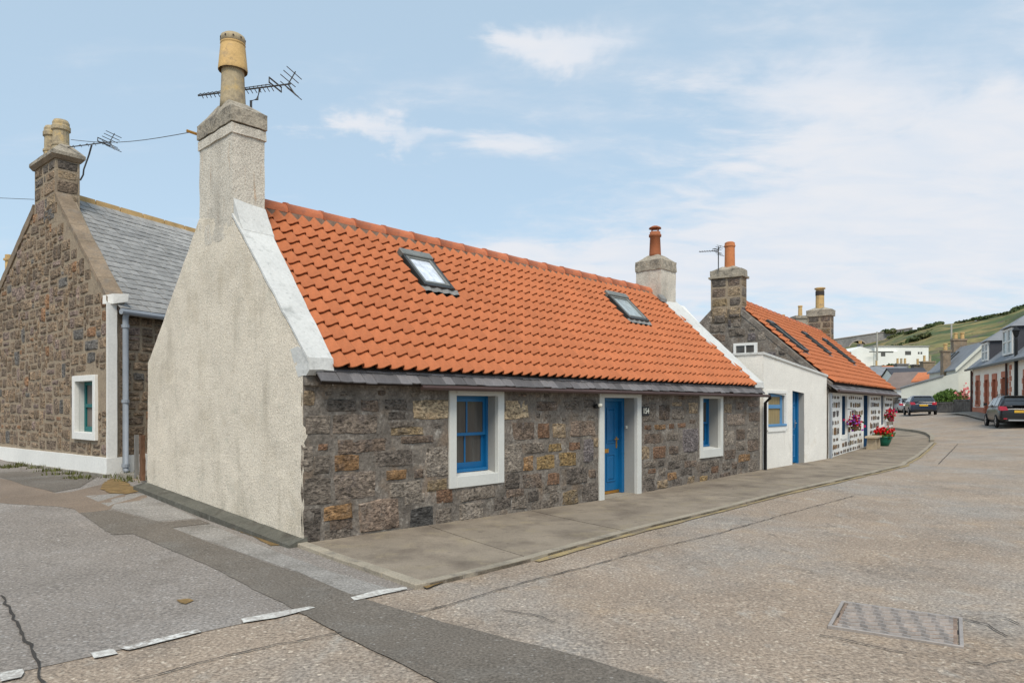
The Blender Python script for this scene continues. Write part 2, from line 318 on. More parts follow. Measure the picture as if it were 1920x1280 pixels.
# ------------------------------------------------------------------ terrain height (thin plate spline through surveyed points)
AO = (-2.441, 8.094, 0.0); AU = (.6813, .7320, 0); AV = (-.7320, .6813, 0)
FA = Fr(AO, AU, AV)
_cp = []
for u, v, z in [(0, 0, -.01), (3, 0, -.06), (6, 0, -.11), (9, 0, -.08), (12.7, 0, -.045), (17.5, 0, -.04), (0, -2.4, -.03), (4, -2.3, -.06), (9, -2.2, -.05), (14, -2.3, -.03),
                (17, -2.3, -.03), (0, -5, 0), (4, -6, 0), (10, -6, .02), (-3, -3, 0), (-6, -5, 0), (5, -10, .05), (15, -9, .12), (-5, -12, 0), (-2, -2.3, 0), (-4, -1, .03),
                (-.3, 4.8, .235), (-.3, 2.4, .09), (-.05, 6.5, .30), (-.75, 11.4, .25), (-5, 3, .13), (-6, 8, .24), (-3, 12, .28), (-12, 4, .2), (-10, 14, .4), (6, 3, 0), (12, 4, 0), (17, 4, 0), (3, 5, .2), (6, 10, .4), (20, 8, .2)]:
    p = FA(u, v, z); _cp.append(p)
_cp += [(18.0, 32.8, .02), (16.5, 27.5, .0), (18.3, 31, .04), (23.5, 33.6, .50), (29.9, 45, 1.0), (30.6, 52, .80), (35, 56, 1.05), (24, 43, .2), (20, 20, .18), (26, 26, .45), (15, 10, .05),
        (22, 37.5, .28), (27, 47, .6), (40, 60, 1.6), (50, 40, 1.5), (40, 20, .9), (60, 90, 3), (20, 70, 1.0), (0, 60, .9), (-30, 40, .8), (-40, 0, .3), (-30, -30, 0), (30, -30, .5), (80, 40, 3), (-60, 90, 1.5), (20, 120, 3)]
_cp = np.array(_cp)
def _phi(r2): return np.where(r2 > 0, .5*r2*np.log(np.maximum(r2, 1e-12)), 0)
_n = len(_cp); _d2 = ((_cp[:, None, :2]-_cp[None, :, :2])**2).sum(-1)
_K = _phi(_d2) + np.eye(_n)*.02; _P = np.c_[np.ones(_n), _cp[:, :2]]
_A = np.zeros((_n+3, _n+3)); _A[:_n, :_n] = _K; _A[:_n, _n:] = _P; _A[_n:, :_n] = _P.T
_w = np.linalg.solve(_A, np.r_[_cp[:, 2], 0, 0, 0])
def zga(P):
    P = np.asarray(P, float); d2 = ((P[:, None, :]-_cp[None, :, :2])**2).sum(-1)
    return np.clip(_phi(d2) @ _w[:_n] + np.c_[np.ones(len(P)), P] @ _w[_n:], -.4, 6)
def zg(x, y): return float(zga([[x, y]])[0])
def gpt(x, y):          # a point of the terrain seen at this place of the photograph
    z = 0.0
    for _ in range(12): p = hit(x, y, (0, 0, z), np.array([0, 0, 1.])); z = .5*z+.5*zg(p[0], p[1])
    return (p[0], p[1])
def grid_sheet(name, xs, ys, off, mat, kind='structure', parent=None):
    xx, yy = np.meshgrid(xs, ys); P = np.c_[xx.ravel(), yy.ravel()]; z = zga(P)+off; nx = len(xs)
    fs = [(j*nx+i, j*nx+i+1, (j+1)*nx+i+1, (j+1)*nx+i) for j in range(len(ys)-1) for i in range(nx-1)]
    return obj(name, [(a, b, c) for (a, b), c in zip(P, z)], fs, mat, parent, smooth=True, kind=kind)
def sheet(name, pts, off, mat, cell=.3, kind='structure', parent=None, jit=0):
    bm = bmesh.new(); bm.faces.new([bm.verts.new((x, y, 0)) for x, y in pts])
    for ax in (0, 1):
        lo = min(p[ax] for p in pts); hi = max(p[ax] for p in pts); q = math.floor(lo/cell)*cell + cell*.5
        no = (1, 0, 0) if ax == 0 else (0, 1, 0)
        while q < hi:
            if q > lo: bmesh.ops.bisect_plane(bm, geom=bm.verts[:]+bm.edges[:]+bm.faces[:], plane_co=[q*no[0], q*no[1], 0], plane_no=no)
            q += cell
    vs = []; bm.verts.index_update()
    for v in bm.verts:
        x, y = v.co.x, v.co.y
        if jit:
            n = mnoise.noise_vector((x*9, y*9, 3.3)); x += n.x*jit; y += n.y*jit
        vs.append((x, y))
    zz = zga(vs); out = [(a, b, c+off) for (a, b), c in zip(vs, zz)]; fs = [[v.index for v in f.verts] for f in bm.faces]; bm.free()
    return obj(name, out, fs, mat, parent, kind=kind)
def ribbon_poly(pts, wd, rnd=None):
    L = []; Rr = []
    for i, p in enumerate(pts):
        a = np.array(pts[max(i-1, 0)]); b = np.array(pts[min(i+1, len(pts)-1)]); d = b-a; d = d/np.linalg.norm(d); n = np.array([-d[1], d[0]])
        k = wd*(rnd.uniform(.5, 1.4) if rnd else 1)/2
        L.append(tuple(np.array(p)+n*k)); Rr.append(tuple(np.array(p)-n*k))
    return L + Rr[::-1]
xs = np.unique(np.r_[np.arange(-40, -14, 1.5), np.arange(-14, 16, .33), np.arange(16, 60, 1.)]); ys = np.unique(np.r_[np.arange(-20, 1, 1.5), np.arange(1, 22, .33), np.arange(22, 90, 1.)])
grid_sheet('road', xs, ys, 0, 'asphalt')
far = np.r_[np.arange(-900, -40, 40.), np.arange(-40, 61, 10.), np.arange(80, 900, 40.)]
_g = grid_sheet('ground', far, far, -.5, 'grass')
def A2(u, v): p = FA(u, v, 0); return (p[0], p[1])
# side street and its repairs
sheet('side_street', [A2(-.22, -2.38), A2(-1.5, -2.28), A2(-3.3, -2.2), A2(-9, -2.05), A2(-14, -1.5), A2(-14, 14), A2(0.2, 14), A2(.2, 4), A2(-.02, .1)], .004, 'side_asphalt', .33)
G = lambda *q: [gpt(x, y) for x, y in q]
sheet('old_asphalt_patch', G((0, 897), (40, 905), (105, 925), (135, 922), (205, 905), (270, 925), (300, 933), (215, 945), (205, 956), (150, 963), (140, 955), (112, 950), (20, 945), (0, 943)), .007, 'old_asphalt', .33)
sheet('asphalt_patch', G((0, 886), (40, 884), (190, 890), (150, 914), (102, 923), (45, 910), (0, 895)), .010, 'trench', .33)
sheet('trench_patch', G((150, 962), (212, 957), (300, 980), (372, 974), (395, 982), (322, 990), (420, 1027), (560, 1075), (640, 1108), (720, 1135), (850, 1172), (960, 1200), (1090, 1233), (1240, 1278), (1290, 1300),
      (860, 1300), (800, 1268), (730, 1235), (640, 1192), (575, 1155), (480, 1107), (390, 1060), (250, 1001), (209, 1003), (190, 990)), .0095, 'trench', .2, jit=.022)
sheet('kerbside_patch', G((322, 991), (395, 983), (520, 1035), (640, 1078), (735, 1105), (660, 1116), (560, 1073), (420, 1025)), .007, 'pale_asphalt', .3)
sheet('kerbside_patch', G((160, 930), (262, 922), (370, 972), (300, 978), (215, 955)), .007, 'pale_asphalt', .3)
# give-way dashes
def dash(px, mat='marking'):
    return sheet('road_marking', G(*px), .014, mat, .07, jit=.007)
dash([(0, 1264), (43, 1257), (46, 1263), (40, 1272), (0, 1281)]); dash([(168, 1226), (212, 1219), (220, 1228), (176, 1237)])
dash([(222, 1217), (370, 1182), (378, 1187), (240, 1222)], 'marking_worn'); dash([(452, 1162), (580, 1139), (592, 1141), (520, 1160), (456, 1170)])
dash([(657, 1122), (708, 1108), (762, 1102), (764, 1106), (700, 1120), (664, 1128)])
rk = random.Random(5)
def crack(px, wd=.018):
    P = G(*px); Q = []
    for a, b in zip(P, P[1:]):
        n = max(2, int(np.hypot(b[0]-a[0], b[1]-a[1])/.09))
        for i in range(n):
            t = i/n; Q.append((a[0]+(b[0]-a[0])*t+rk.uniform(-.014, .014), a[1]+(b[1]-a[1])*t+rk.uniform(-.014, .014)))
    Q.append(P[-1])
    return sheet('road_crack', ribbon_poly(Q, wd, rk), .0125, 'crack', .3)
crack([(0, 1118), (22, 1150), (45, 1195), (62, 1228), (82, 1282)], .02); crack([(250, 1279), (400, 1238), (520, 1210), (640, 1187)], .012)
crack([(776, 1150), (860, 1130), (930, 1108), (1010, 1085), (1100, 1063), (1220, 1030), (1330, 1005), (1470, 965), (1600, 930)], .014)
crack([(940, 1145), (1000, 1152), (1040, 1168)], .01); crack([(1540, 1192), (1600, 1203), (1640, 1213), (1700, 1226)], .010)
crack([(1808, 1162), (1850, 1172), (1890, 1195)], .014); crack([(1856, 1158), (1885, 1160), (1912, 1172)], .011); crack([(1814, 1243), (1850, 1248), (1905, 1240)], .01)
crack([(1400, 1135), (1450, 1140)], .008); crack([(1796, 832), (1760, 870)], .02)
# ------------------------------------------------------------------ pavement
PZ = .035
UC_DEG = 90-math.degrees(math.atan2(1300, 930.)); CO = (9.587, 21.016, 0.0)
FC = Fr(CO, dirs(UC_DEG), (-math.cos(R(UC_DEG)), math.sin(R(UC_DEG)), 0))
def C2(u, v): p = FC(u, v, 0); return (p[0], p[1])
KERB = [A2(-.27, -2.41), A2(.5, -2.41), A2(1.35, -2.38), A2(2.5, -2.28), A2(3.8, -2.2), A2(5.5, -2.14), A2(7.3, -2.12), A2(9.2, -2.16), A2(11.1, -2.25), A2(14, -2.30), A2(16.8, -2.29)] + G((1700, 869), (1722, 857), (1740, 842), (1752, 830))
KFAR = G((1752, 830), (1752, 822), (1744, 816), (1730, 812), (1700, 808), (1672, 805))
def kerb_at(t):     # t metres along the kerb
    acc = 0
    for a, b in zip(KERB, KERB[1:]):
        l = math.hypot(b[0]-a[0], b[1]-a[1])
        if acc+l >= t: k = (t-acc)/l; return (a[0]+(b[0]-a[0])*k, a[1]+(b[1]-a[1])*k)
        acc += l
    return KERB[-1]
def inner_at(u):    # along the house fronts
    return A2(u, .06) if u <= 17.5 else C2(u-17.5, .06)
pav = grid_sheet('pavement', np.linspace(-3, -2.9, 2), np.linspace(8.3, 8.4, 2), -.05, 'slab')
rs = random.Random(11)
ui = [0.0]+[1.9+2.12*i for i in range(14)]; uo = [0.15]+[max(.3, u-.55) for u in ui[1:]]; uo = [0.15]+[u-.30 for u in ui[1:8]]+[u-.2+.0*u for u in ui[8:]]
for i in range(len(ui)-1):
    g = .008; a0, a1 = inner_at(ui[i]+g), inner_at(ui[i+1]-g); b0, b1 = kerb_at(uo[i]+g), kerb_at(uo[i+1]-g)
    pts = []; n = 7
    for j in range(n+1):
        t = j/n
        for k in range(n+1):
            s = k/n; p0 = (a0[0]+(a1[0]-a0[0])*s, a0[1]+(a1[1]-a0[1])*s); p1 = (b0[0]+(b1[0]-b0[0])*s, b0[1]+(b1[1]-b0[1])*s)
            if k not in (0, n) and uo[i+1] < 18: p1 = kerb_at(uo[i]+g+(uo[i+1]-uo[i]-2*g)*s)
            pts.append((p0[0]+(p1[0]-p0[0])*t, p0[1]+(p1[1]-p0[1])*t))
    zz = zga(pts)+PZ+rs.uniform(-.004, .004); V = [(x, y, z) for (x, y), z in zip(pts, zz)]
    F = [(j*(n+1)+k, j*(n+1)+k+1, (j+1)*(n+1)+k+1, (j+1)*(n+1)+k) for j in range(n) for k in range(n)]
    rim = [k for k in range(n+1)]+[j*(n+1)+n for j in range(1, n+1)]+[n*(n+1)+k for k in range(n-1, -1, -1)]+[j*(n+1) for j in range(n-1, 0, -1)]
    b = len(V); V += [(V[q][0], V[q][1], V[q][2]-.08) for q in rim]; m = len(rim)
    F += [(rim[k], rim[(k+1) % m], b+(k+1) % m, b+k) for k in range(m)]
    obj('paving_slab', V, F, 'slab', pav)
# last stretch of pavement round the bend, one cast surface
end = [inner_at(ui[-1]+.01), C2(14.6, .06)] + [tuple(p) for p in KFAR[::-1]] + [kerb_at(uo[-1]+.01)]
sheet('paving_slab', end, PZ-.01, 'slab', .8, kind=None, parent=pav)
def strip(name, pts, wd, z0, z1, mat, parent=None, side=1, kind=None, bevel=0):
    m = MB(); V = []
    for i, p in enumerate(pts):
        a = np.array(pts[max(i-1, 0)]); b = np.array(pts[min(i+1, len(pts)-1)]); d = (b-a)/np.linalg.norm(b-a); nrm = np.array([-d[1], d[0]])*side
        q = np.array(p)+nrm*wd; z = zg(*p); V += [(p[0], p[1], z+z0), (q[0], q[1], z+z0), (q[0], q[1], z+z1), (p[0], p[1], z+z1)]
    F = []
    for i in range(len(pts)-1):
        for k in range(4): F.append((i*4+k, i*4+(k+1) % 4, (i+1)*4+(k+1) % 4, (i+1)*4+k))
    F += [(0, 1, 2, 3), tuple(len(V)-4+k for k in (3, 2, 1, 0))]
    return obj(name, V, F, mat, parent, kind=kind, bevel=bevel)
def dense(pts, step=.5):
    Q = []
    for a, b in zip(pts, pts[1:]):
        n = max(1, int(math.hypot(b[0]-a[0], b[1]-a[1])/step))
        Q += [(a[0]+(b[0]-a[0])*i/n, a[1]+(b[1]-a[1])*i/n) for i in range(n)]
    return Q+[pts[-1]]
kd = dense(KERB)
strip('kerb_edge', kd, .11, -.15, PZ+.006, 'kerb', pav)
sheet('yellow_line', ribbon_poly([(x+.055*AV[0]*-1, y-.055*AV[1]) for x, y in dense(KERB[2:], .35)], .085, rk), .012, 'yellow_line', .3)
strip('kerb_upstand', dense(KFAR), .16, -.2, .13, 'kerb', pav)
# side kerb from the gable corner to the street corner
ks = [A2(-.07, .12), A2(-.12, -.55), A2(-.17, -1.2), A2(-.22, -1.82), A2(-.275, -2.41)]
for a, b in zip(ks, ks[1:]):
    d = np.array(b)-np.array(a); l = np.linalg.norm(d); d = d/l; q = [tuple(np.array(a)+d*.004), tuple(np.array(b)-d*.004)]
    strip('kerb_stone', q, .13, -.12, PZ+.012+rs.uniform(-.004, .004), 'kerb', pav, side=1, bevel=.008)
# ------------------------------------------------------------------ stones, rubble, rough walls
def stone_mb(fn, a0, a1, z0, z1, rnd, proud=.02, n=9, jit=.12, base=-.012):
    """one rough-faced stone in a wall; fn(a, z, out) gives the point"""
    ca, cz = (a0+a1)/2, (z0+z1)/2; ha, hz = (a1-a0)/2, (z1-z0)/2; m = MB(); rim = []; face = []
    per = 2*(ha+hz)*2; n = max(8, min(14, int(n*(1+max(ha, hz)/max(.02, min(ha, hz))*.1))))
    rat = ha/max(.01, hz); nl = 3 if rat > 1.6 else 2; ns = 3 if rat < .62 else (2 if rat < 1.4 else 1)
    jx, jz = min(jit*1.0, .016/max(.02, ha)+jit*.35), min(jit*1.0, .016/max(.02, hz)+jit*.35); cc_ = lambda: rnd.uniform(.80, 1.0)
    base_ = []
    for (p0, p1, m_) in (((-1, -1), (1, -1), nl), ((1, -1), (1, 1), ns), ((1, 1), (-1, 1), nl), ((-1, 1), (-1, -1), ns)):
        for q in range(m_): s_ = q/m_; base_.append((p0[0]+(p1[0]-p0[0])*s_, p0[1]+(p1[1]-p0[1])*s_, q == 0))
    for x, y, cnr in base_:
        kx = cc_()**.5 if cnr else 1; rim.append((x*kx*(1-rnd.uniform(0, jx)), y*kx*(1-rnd.uniform(0, jz))))
    n = len(rim)
    f = 1-min(.35, .022/max(.03, min(ha, hz)))
    pts = [fn(ca+x*ha, cz+y*hz, base) for x, y in rim] + [fn(ca+x*ha*f, cz+y*hz*f, proud*rnd.uniform(.35, 1.0)) for x, y in rim]
    pts += [fn(ca+x*ha*f*.5, cz+y*hz*f*.5, proud*rnd.uniform(.6, 1.25)) for x, y in rim] + [fn(ca+rnd.uniform(-.2, .2)*ha, cz, proud*rnd.uniform(.7, 1.4))]
    fs = []
    for k in range(n):
        j = (k+1) % n; fs += [(k, j, n+j, n+k), (n+k, n+j, 2*n+j, 2*n+k), (2*n+k, 2*n+j, 3*n)]
    return m.add(pts, fs)
def rubble(a0, a1, z0, z1, cell, rnd, inside, sizes, gap=.012):
    na, nz = int((a1-a0)/cell), int((z1-z0)/cell); occ = np.zeros((na, nz), bool); out = []
    for j in range(nz):
        for i in range(na):
            if occ[i, j]: continue
            w_, h_ = rnd.choice(sizes); w_ = min(w_, na-i); h_ = min(h_, nz-j)
            while w_ > 1 and occ[i:i+w_, j].any(): w_ -= 1
            while h_ > 1 and occ[i:i+w_, j:j+h_].any(): h_ -= 1
            occ[i:i+w_, j:j+h_] = True
            q = (a0+i*cell+gap*.5, a0+(i+w_)*cell-gap*.5, z0+j*cell+gap*.5, z0+(j+h_)*cell-gap*.5)
            if inside(*q): out.append(q)
    return out
def rough(name, mb, mat, parent, F, cell=.12, amp=.006, sc=5.0, hi=.4, kind=None, loc=None):
    """cut faces into cells and make them uneven"""
    bm = bmesh.new(); vs = [bm.verts.new(p) for p in mb.v]
    for f in mb.f: bm.faces.new([vs[i] for i in f])
    un = Vector(F.u).normalized(); vn = Vector(F.v).normalized(); un2 = Vector((-vn.y, vn.x, 0)); vn2 = Vector((-un.y, un.x, 0))
    for no in (un, vn2, Vector((0, 0, 1))):
        ds = [no.dot(v.co) for v in bm.verts]; lo, hi_ = min(ds), max(ds); q = lo+cell
        while q < hi_-.01:
            bmesh.ops.bisect_plane(bm, geom=bm.verts[:]+bm.edges[:]+bm.faces[:], plane_co=no*q, plane_no=no); q += cell
    for v in bm.verts:
        n = mnoise.noise_vector(v.co*sc)*amp + mnoise.noise_vector(v.co*sc*3.3+Vector((5, 1, 2)))*amp*hi; v.co += n
    bm.verts.index_update(); V = [tuple(v.co) for v in bm.verts]; Fc = [[v.index for v in f.verts] for f in bm.faces]; bm.free()
    return obj(name, V, Fc, mat, parent, kind=kind, loc=loc)
def wall_face(name, fn, a0, a1, z0, z1, holes, mat, parent, cell=.1, amp=.006, back=.3, top=None):
    """a front wall with window and door openings; top(a) can lower the wall head"""
    def lines(lo, hi, ext):
        L = sorted(set([lo, hi]+[e for e in ext if lo < e < hi])); o = []
        for a, b in zip(L, L[1:]):
            n = max(1, round((b-a)/cell)); o += [a+(b-a)*i/n for i in range(n)]
        return o+[hi]
    A_ = lines(a0, a1, [h[0] for h in holes]+[h[1] for h in holes]); Zs = lines(z0, z1, [h[2] for h in holes]+[h[3] for h in holes])
    V = []; idx = {}
    for i, a in enumerate(A_):
        for j, z in enumerate(Zs):
            zz = z if top is None else z0+(z-z0)*(top(a)-z0)/(z1-z0)
            n = mnoise.noise_vector((a*4, zz*4, 1.7)).x*amp + mnoise.noise_vector((a*13, zz*13, 4.7)).x*amp*.6
            idx[i, j] = len(V); V.append(fn(a, zz, n))
    Fc = []
    for i in range(len(A_)-1):
        for j in range(len(Zs)-1):
            ca, cz = (A_[i]+A_[i+1])/2, (Zs[j]+Zs[j+1])/2
            if any(h[0] < ca < h[1] and h[2] < cz < h[3] for h in holes): continue
            Fc.append((idx[i, j], idx[i+1, j], idx[i+1, j+1], idx[i, j+1]))
    return obj(name, V, Fc, mat, parent)
def sash_window(F, parent, o, band, depth, blue, n_bars=1, sill=None, glass='glass', curtain='curtain', surround='trim', proud=.03, lintel=None):
    """stone or cement surround o=(u0,u1,z0,z1) with reveals, a pair of sashes, panes and a curtain behind"""
    u0, u1, z0, z1 = o; b = band; bs = sill or b; bt = lintel or b; a0, a1, c0, c1 = u0+b, u1-b, z0+bs, z1-bt
    m = MB(); m.box(F, u0, a0, -proud, .05, z0, z1).box(F, a1, u1, -proud, .05, z0, z1).box(F, a0, a1, -proud, .05, c1, z1).box(F, a0, a1, -proud, .05, z0, c0)
    wdw = m.build('window', surround, parent, bevel=.006)
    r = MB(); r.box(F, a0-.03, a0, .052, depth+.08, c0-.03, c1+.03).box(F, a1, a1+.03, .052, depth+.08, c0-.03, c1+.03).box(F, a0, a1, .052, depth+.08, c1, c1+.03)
    r.build('reveal', 'reveal', wdw)
    s = MB(); s.hexa([F(a0, .052, c0-.04), F(a1, .052, c0-.04), F(a1, depth+.1, c0-.04), F(a0, depth+.1, c0-.04), F(a0, .052, c0-.002), F(a1, .052, c0-.002), F(a1, depth+.1, c0+.045), F(a0, depth+.1, c0+.045)])
    s.build('sill', surround, wdw)
    v = depth; zs = c0+.03; zm = (zs+c1)/2-.01; st = .055
    fr = MB()
    fr.box(F, a0, a0+.03, v, v+.10, zs, c1).box(F, a1-.03, a1, v, v+.10, zs, c1).box(F, a0+.03, a1-.03, v, v+.10, c1-.03, c1).box(F, a0+.03, a1-.03, v-.03, v+.10, zs, zs+.045)
    fr.build('sash_box', blue, wdw, bevel=.003)
    e0, e1 = a0+.03, a1-.03
    for k, (za, zb, vv) in enumerate(((zm-.02, c1-.03, v+.02), (zs+.045, zm+.02, v+.062))):
        sh = MB(); sh.box(F, e0, e0+st, vv, vv+.04, za, zb).box(F, e1-st, e1, vv, vv+.04, za, zb)
        bt_, tp = (.045, .055) if k == 0 else (.085, .04)
        sh.box(F, e0+st, e1-st, vv, vv+.04, za, za+bt_).box(F, e0+st, e1-st, vv, vv+.04, zb-tp, zb)
        for q in range(n_bars):
            c = e0+(e1-e0)*(q+1)/(n_bars+1); sh.box(F, c-.014, c+.014, vv+.004, vv+.036, za+bt_, zb-tp)
        sh.build('sash', blue, wdw, bevel=.003)
        MB().box(F, e0+st, e1-st, vv+.016, vv+.022, za+bt_, zb-tp).build('pane', glass, wdw)
    return wdw
def panel_door(F, parent, u0, u1, z0, z1, v, mat, panels, name='door'):
    d = MB().box(F, u0, u1, v, v+.045, z0, z1).build(name, mat, parent, bevel=.003)
    for (a, b, c, e) in panels:
        w_, h_ = u1-u0, z1-z0; p0, p1, q0, q1 = u0+a*w_, u0+b*w_, z0+c*h_, z0+e*h_; m = MB(); t = .022
        m.box(F, p0, p1, v-.012, v-.0005, q0, q0+t).box(F, p0, p1, v-.012, v-.0005, q1-t, q1).box(F, p0, p0+t, v-.012, v-.0005, q0+t, q1-t).box(F, p1-t, p1, v-.012, v-.0005, q0+t, q1-t)
        m.build('door_moulding', mat, d, bevel=.004)
        MB().hexa([F(p0+.05, v-.010, q0+.05), F(p1-.05, v-.010, q0+.05), F(p1-.03, v-.0008, q0+.03), F(p0+.03, v-.0008, q0+.03), F(p0+.05, v-.010, q1-.05), F(p1-.05, v-.010, q1-.05), F(p1-.03, v-.0008, q1-.03), F(p0+.03, v-.0008, q1-.03)]).build('door_panel', mat, d)
    return d
# ------------------------------------------------------------------ the main cottage
STONES = [(0.01,1.63,0.15,1.81,'t'),(0.3,1.56,0.77,1.71,'d'),(0.8,1.56,1.08,1.7,'b'),(1.15,1.57,1.55,1.71,'d'),(1.6,1.44,2.29,1.71,'c'),(0.03,1.29,0.38,1.52,'g'),(0.38,1.28,1.1,1.52,'p'),(1.19,1.44,1.55,1.55,'d'),(1.22,1.34,1.72,1.41,'g'),(1.22,1.24,1.89,1.34,'y2'),(1.95,1.31,2.15,1.39,'d'),(1.35,1.13,2.09,1.22,'b'),(0.42,1.04,1.26,1.21,'b'),(0.2,1.1,0.33,1.17,'r'),(1.86,0.63,2.26,1.08,'l'),(0.97,0.84,1.68,1.05,'d'),(0.01,0.82,0.12,1.18,'g'),(0.15,0.81,0.35,1.04,'g'),(0.4,0.83,0.8,1.03,'r2'),(1.18,0.66,1.56,0.78,'o'),(1.65,0.65,1.82,0.77,'b'),(0.01,0.45,0.38,0.78,'g'),(0.39,0.47,1.06,0.8,'p'),(1.21,0.42,1.82,0.62,'l'),(1.86,0.45,2.27,0.61,'y2'),(1.45,0.31,1.88,0.44,'l'),(2.03,0.26,2.35,0.46,'r'),(0.26,0.24,0.69,0.42,'o'),(0.33,0.1,0.7,0.26,'b'),(0.77,0.02,1.42,0.42,'s'),(1.55,-0.02,2.01,0.27,'k'),(2.03,-0.03,2.34,0.2,'g'),(0.01,-0.01,0.23,0.45,'d'),(0.25,0.0,0.7,0.13,'g'),(2.48,-0.05,2.96,0.22,'l'),(3.18,0.04,3.58,0.26,'d'),(3.61,0.02,3.92,0.24,'g'),(2.45,0.25,3.28,0.44,'g'),(3.41,0.32,3.78,0.51,'d'),(3.82,0.32,4.07,0.48,'g'),(3.41,1.41,4.0,1.71,'c'),(4.11,1.55,4.74,1.69,'b'),(4.81,1.55,5.32,1.7,'g'),(5.4,1.58,5.79,1.73,'d'),(3.57,1.08,4.13,1.37,'b'),(4.2,1.09,4.47,1.34,'r'),(4.54,1.08,4.93,1.33,'t'),(5.01,1.09,5.78,1.36,'s'),(3.84,0.87,4.39,1.03,'g'),(4.44,0.87,4.84,0.99,'y'),(4.97,0.86,5.34,1.0,'r'),(5.41,0.63,5.69,1.05,'v'),(5.72,0.88,5.83,1.04,'t'),(3.41,0.58,3.8,1.04,'l'),(3.85,0.59,4.07,0.82,'o'),(4.13,0.58,4.64,0.82,'y'),(4.71,0.6,5.21,0.83,'y'),(3.42,0.35,3.74,0.58,'d'),(3.83,0.3,4.32,0.54,'b'),(4.42,0.32,4.75,0.51,'r'),(4.87,0.29,5.54,0.56,'d'),(5.58,0.35,5.76,0.49,'b'),(5.34,-0.06,5.85,0.27,'d'),(4.79,-0.05,5.26,0.18,'y2'),(4.25,0.19,4.74,0.32,'g'),(3.95,0.09,4.22,0.27,'d'),(3.42,0.21,3.9,0.33,'b'),(3.59,0.01,3.92,0.23,'g'),(4.49,0.01,4.71,0.19,'g'),(3.97,-0.07,4.69,0.09,'g'),(7.31,1.15,7.64,1.23,'r'),(7.69,1.14,8.22,1.23,'r2'),(8.28,1.14,8.5,1.24,'r'),(8.58,1.16,9.04,1.25,'r'),(7.31,1.31,7.79,1.66,'g'),(7.88,1.33,8.31,1.63,'b'),(8.36,1.61,8.89,1.69,'t'),(8.37,1.34,8.93,1.58,'g'),(9.11,1.44,9.51,1.69,'t'),(7.3,0.86,8.03,1.07,'b'),(8.14,0.91,8.73,1.05,'g'),(8.83,0.61,9.53,1.14,'v'),(7.25,0.57,7.55,0.83,'t'),(7.66,0.56,8.18,0.81,'r'),(8.28,0.62,8.69,0.78,'b'),(8.28,0.47,9.16,0.59,'g'),(7.3,0.41,7.82,0.51,'g'),(7.85,0.41,8.12,0.52,'d'),(8.18,0.31,8.83,0.48,'d'),(8.89,0.3,9.51,0.44,'b'),(7.42,0.28,7.83,0.37,'r'),(8.22,0.09,8.63,0.24,'r2'),(8.69,0.13,9.3,0.29,'d'),(7.91,0.21,8.15,0.36,'g'),(7.3,0.16,7.79,0.28,'g'),(7.82,-0.04,8.25,0.11,'t'),(7.27,-0.07,7.73,0.16,'d'),(8.4,-0.07,8.83,0.1,'d'),(9.03,-0.05,9.37,0.1,'t'),(9.55,-0.08,9.95,0.07,'y'),(9.62,0.23,10.59,0.38,'g'),(9.62,0.16,10.06,0.28,'d'),(10.09,0.09,10.48,0.26,'r'),(10.63,0.14,11.08,0.3,'g'),(11.45,0.26,12.2,0.44,'r2'),(10.75,0.37,11.37,0.58,'b'),(11.45,0.1,11.97,0.28,'d'),(12.02,-0.0,12.61,0.29,'g'),(11.16,-0.03,11.41,0.12,'d'),(10.48,-0.1,11.12,0.06,'b'),(10.75,1.44,11.16,1.66,'t'),(11.28,1.51,11.84,1.7,'b'),(11.97,1.58,12.66,1.74,'s'),(10.83,1.14,11.93,1.42,'p'),(12.02,1.22,12.66,1.45,'b'),(10.75,0.67,11.28,1.04,'l'),(11.37,0.8,11.88,1.06,'b'),(11.97,0.77,12.66,1.06,'l'),(11.97,0.49,12.66,0.77,'b'),(11.37,0.55,11.88,0.76,'g'),(10.02,-0.05,10.44,0.11,'g'),(11.12,0.12,11.41,0.27,'b')]
ca = thing('stone_cottage', 'low stone cottage with orange pantiled roof, cream roughcast gable and blue door', 'cottage', FA(6.3, 2.4, 0))
r = random.Random(3)
front = lambda u, z, o: FA(u, -o, z)
HOLES = [(2.30, 3.36, .5, 1.82), (5.88, 7.19, -.3, 1.81), (9.6, 10.63, .5, 1.82)]
wall = wall_face('front_wall', front, 0.0, 12.72, -.4, 2.02, HOLES, 'mortar', ca, .07, .012)
inner = MB().box(FA, .42, 12.66, .62, .66, -.4, 2.0).build('inner_wall', 'batten', ca)
for (a0, z0, a1, z1, k) in STONES:
    w_, h_ = a1-a0, z1-z0
    stone_mb(front, a0-.03, a1+.03, z0-.022, z1+.022, r, r.uniform(.008, .026), 10, .18, -.02).build('stone', k, wall)
# small pinnings and stones between the large ones, as far as the mortar leaves room
occ = [(s[0], s[2], s[1], s[3]) for s in STONES]+[(h[0]-.06, h[1]+.06, h[2]-.1, h[3]+.1) for h in HOLES]
def free(a0, a1, z0, z1, g=.025): return all(a1+g < o[0] or a0-g > o[1] or z1+g < o[2] or z0-g > o[3] for o in occ)
cnt = 0
for t in range(5200):
    a0 = r.uniform(.03, 12.6); z0 = r.uniform(-.05, 1.78); sc_ = 1.0 if t < 2600 else .6
    w_ = r.uniform(.14, .42)*sc_; h_ = r.uniform(.06, .16)*sc_
    if a0+w_ > 12.68 or z0+h_ > 1.86: continue
    if free(a0, a0+w_, z0, z0+h_):
        occ.append((a0, a0+w_, z0, z0+h_)); cnt += 1
        if cnt > 170: break
        stone_mb(front, a0, a0+w_, z0, z0+h_, r, r.uniform(.004, .014), 8, .2).build('stone', r.choice('ggdbbgdlp'), wall)
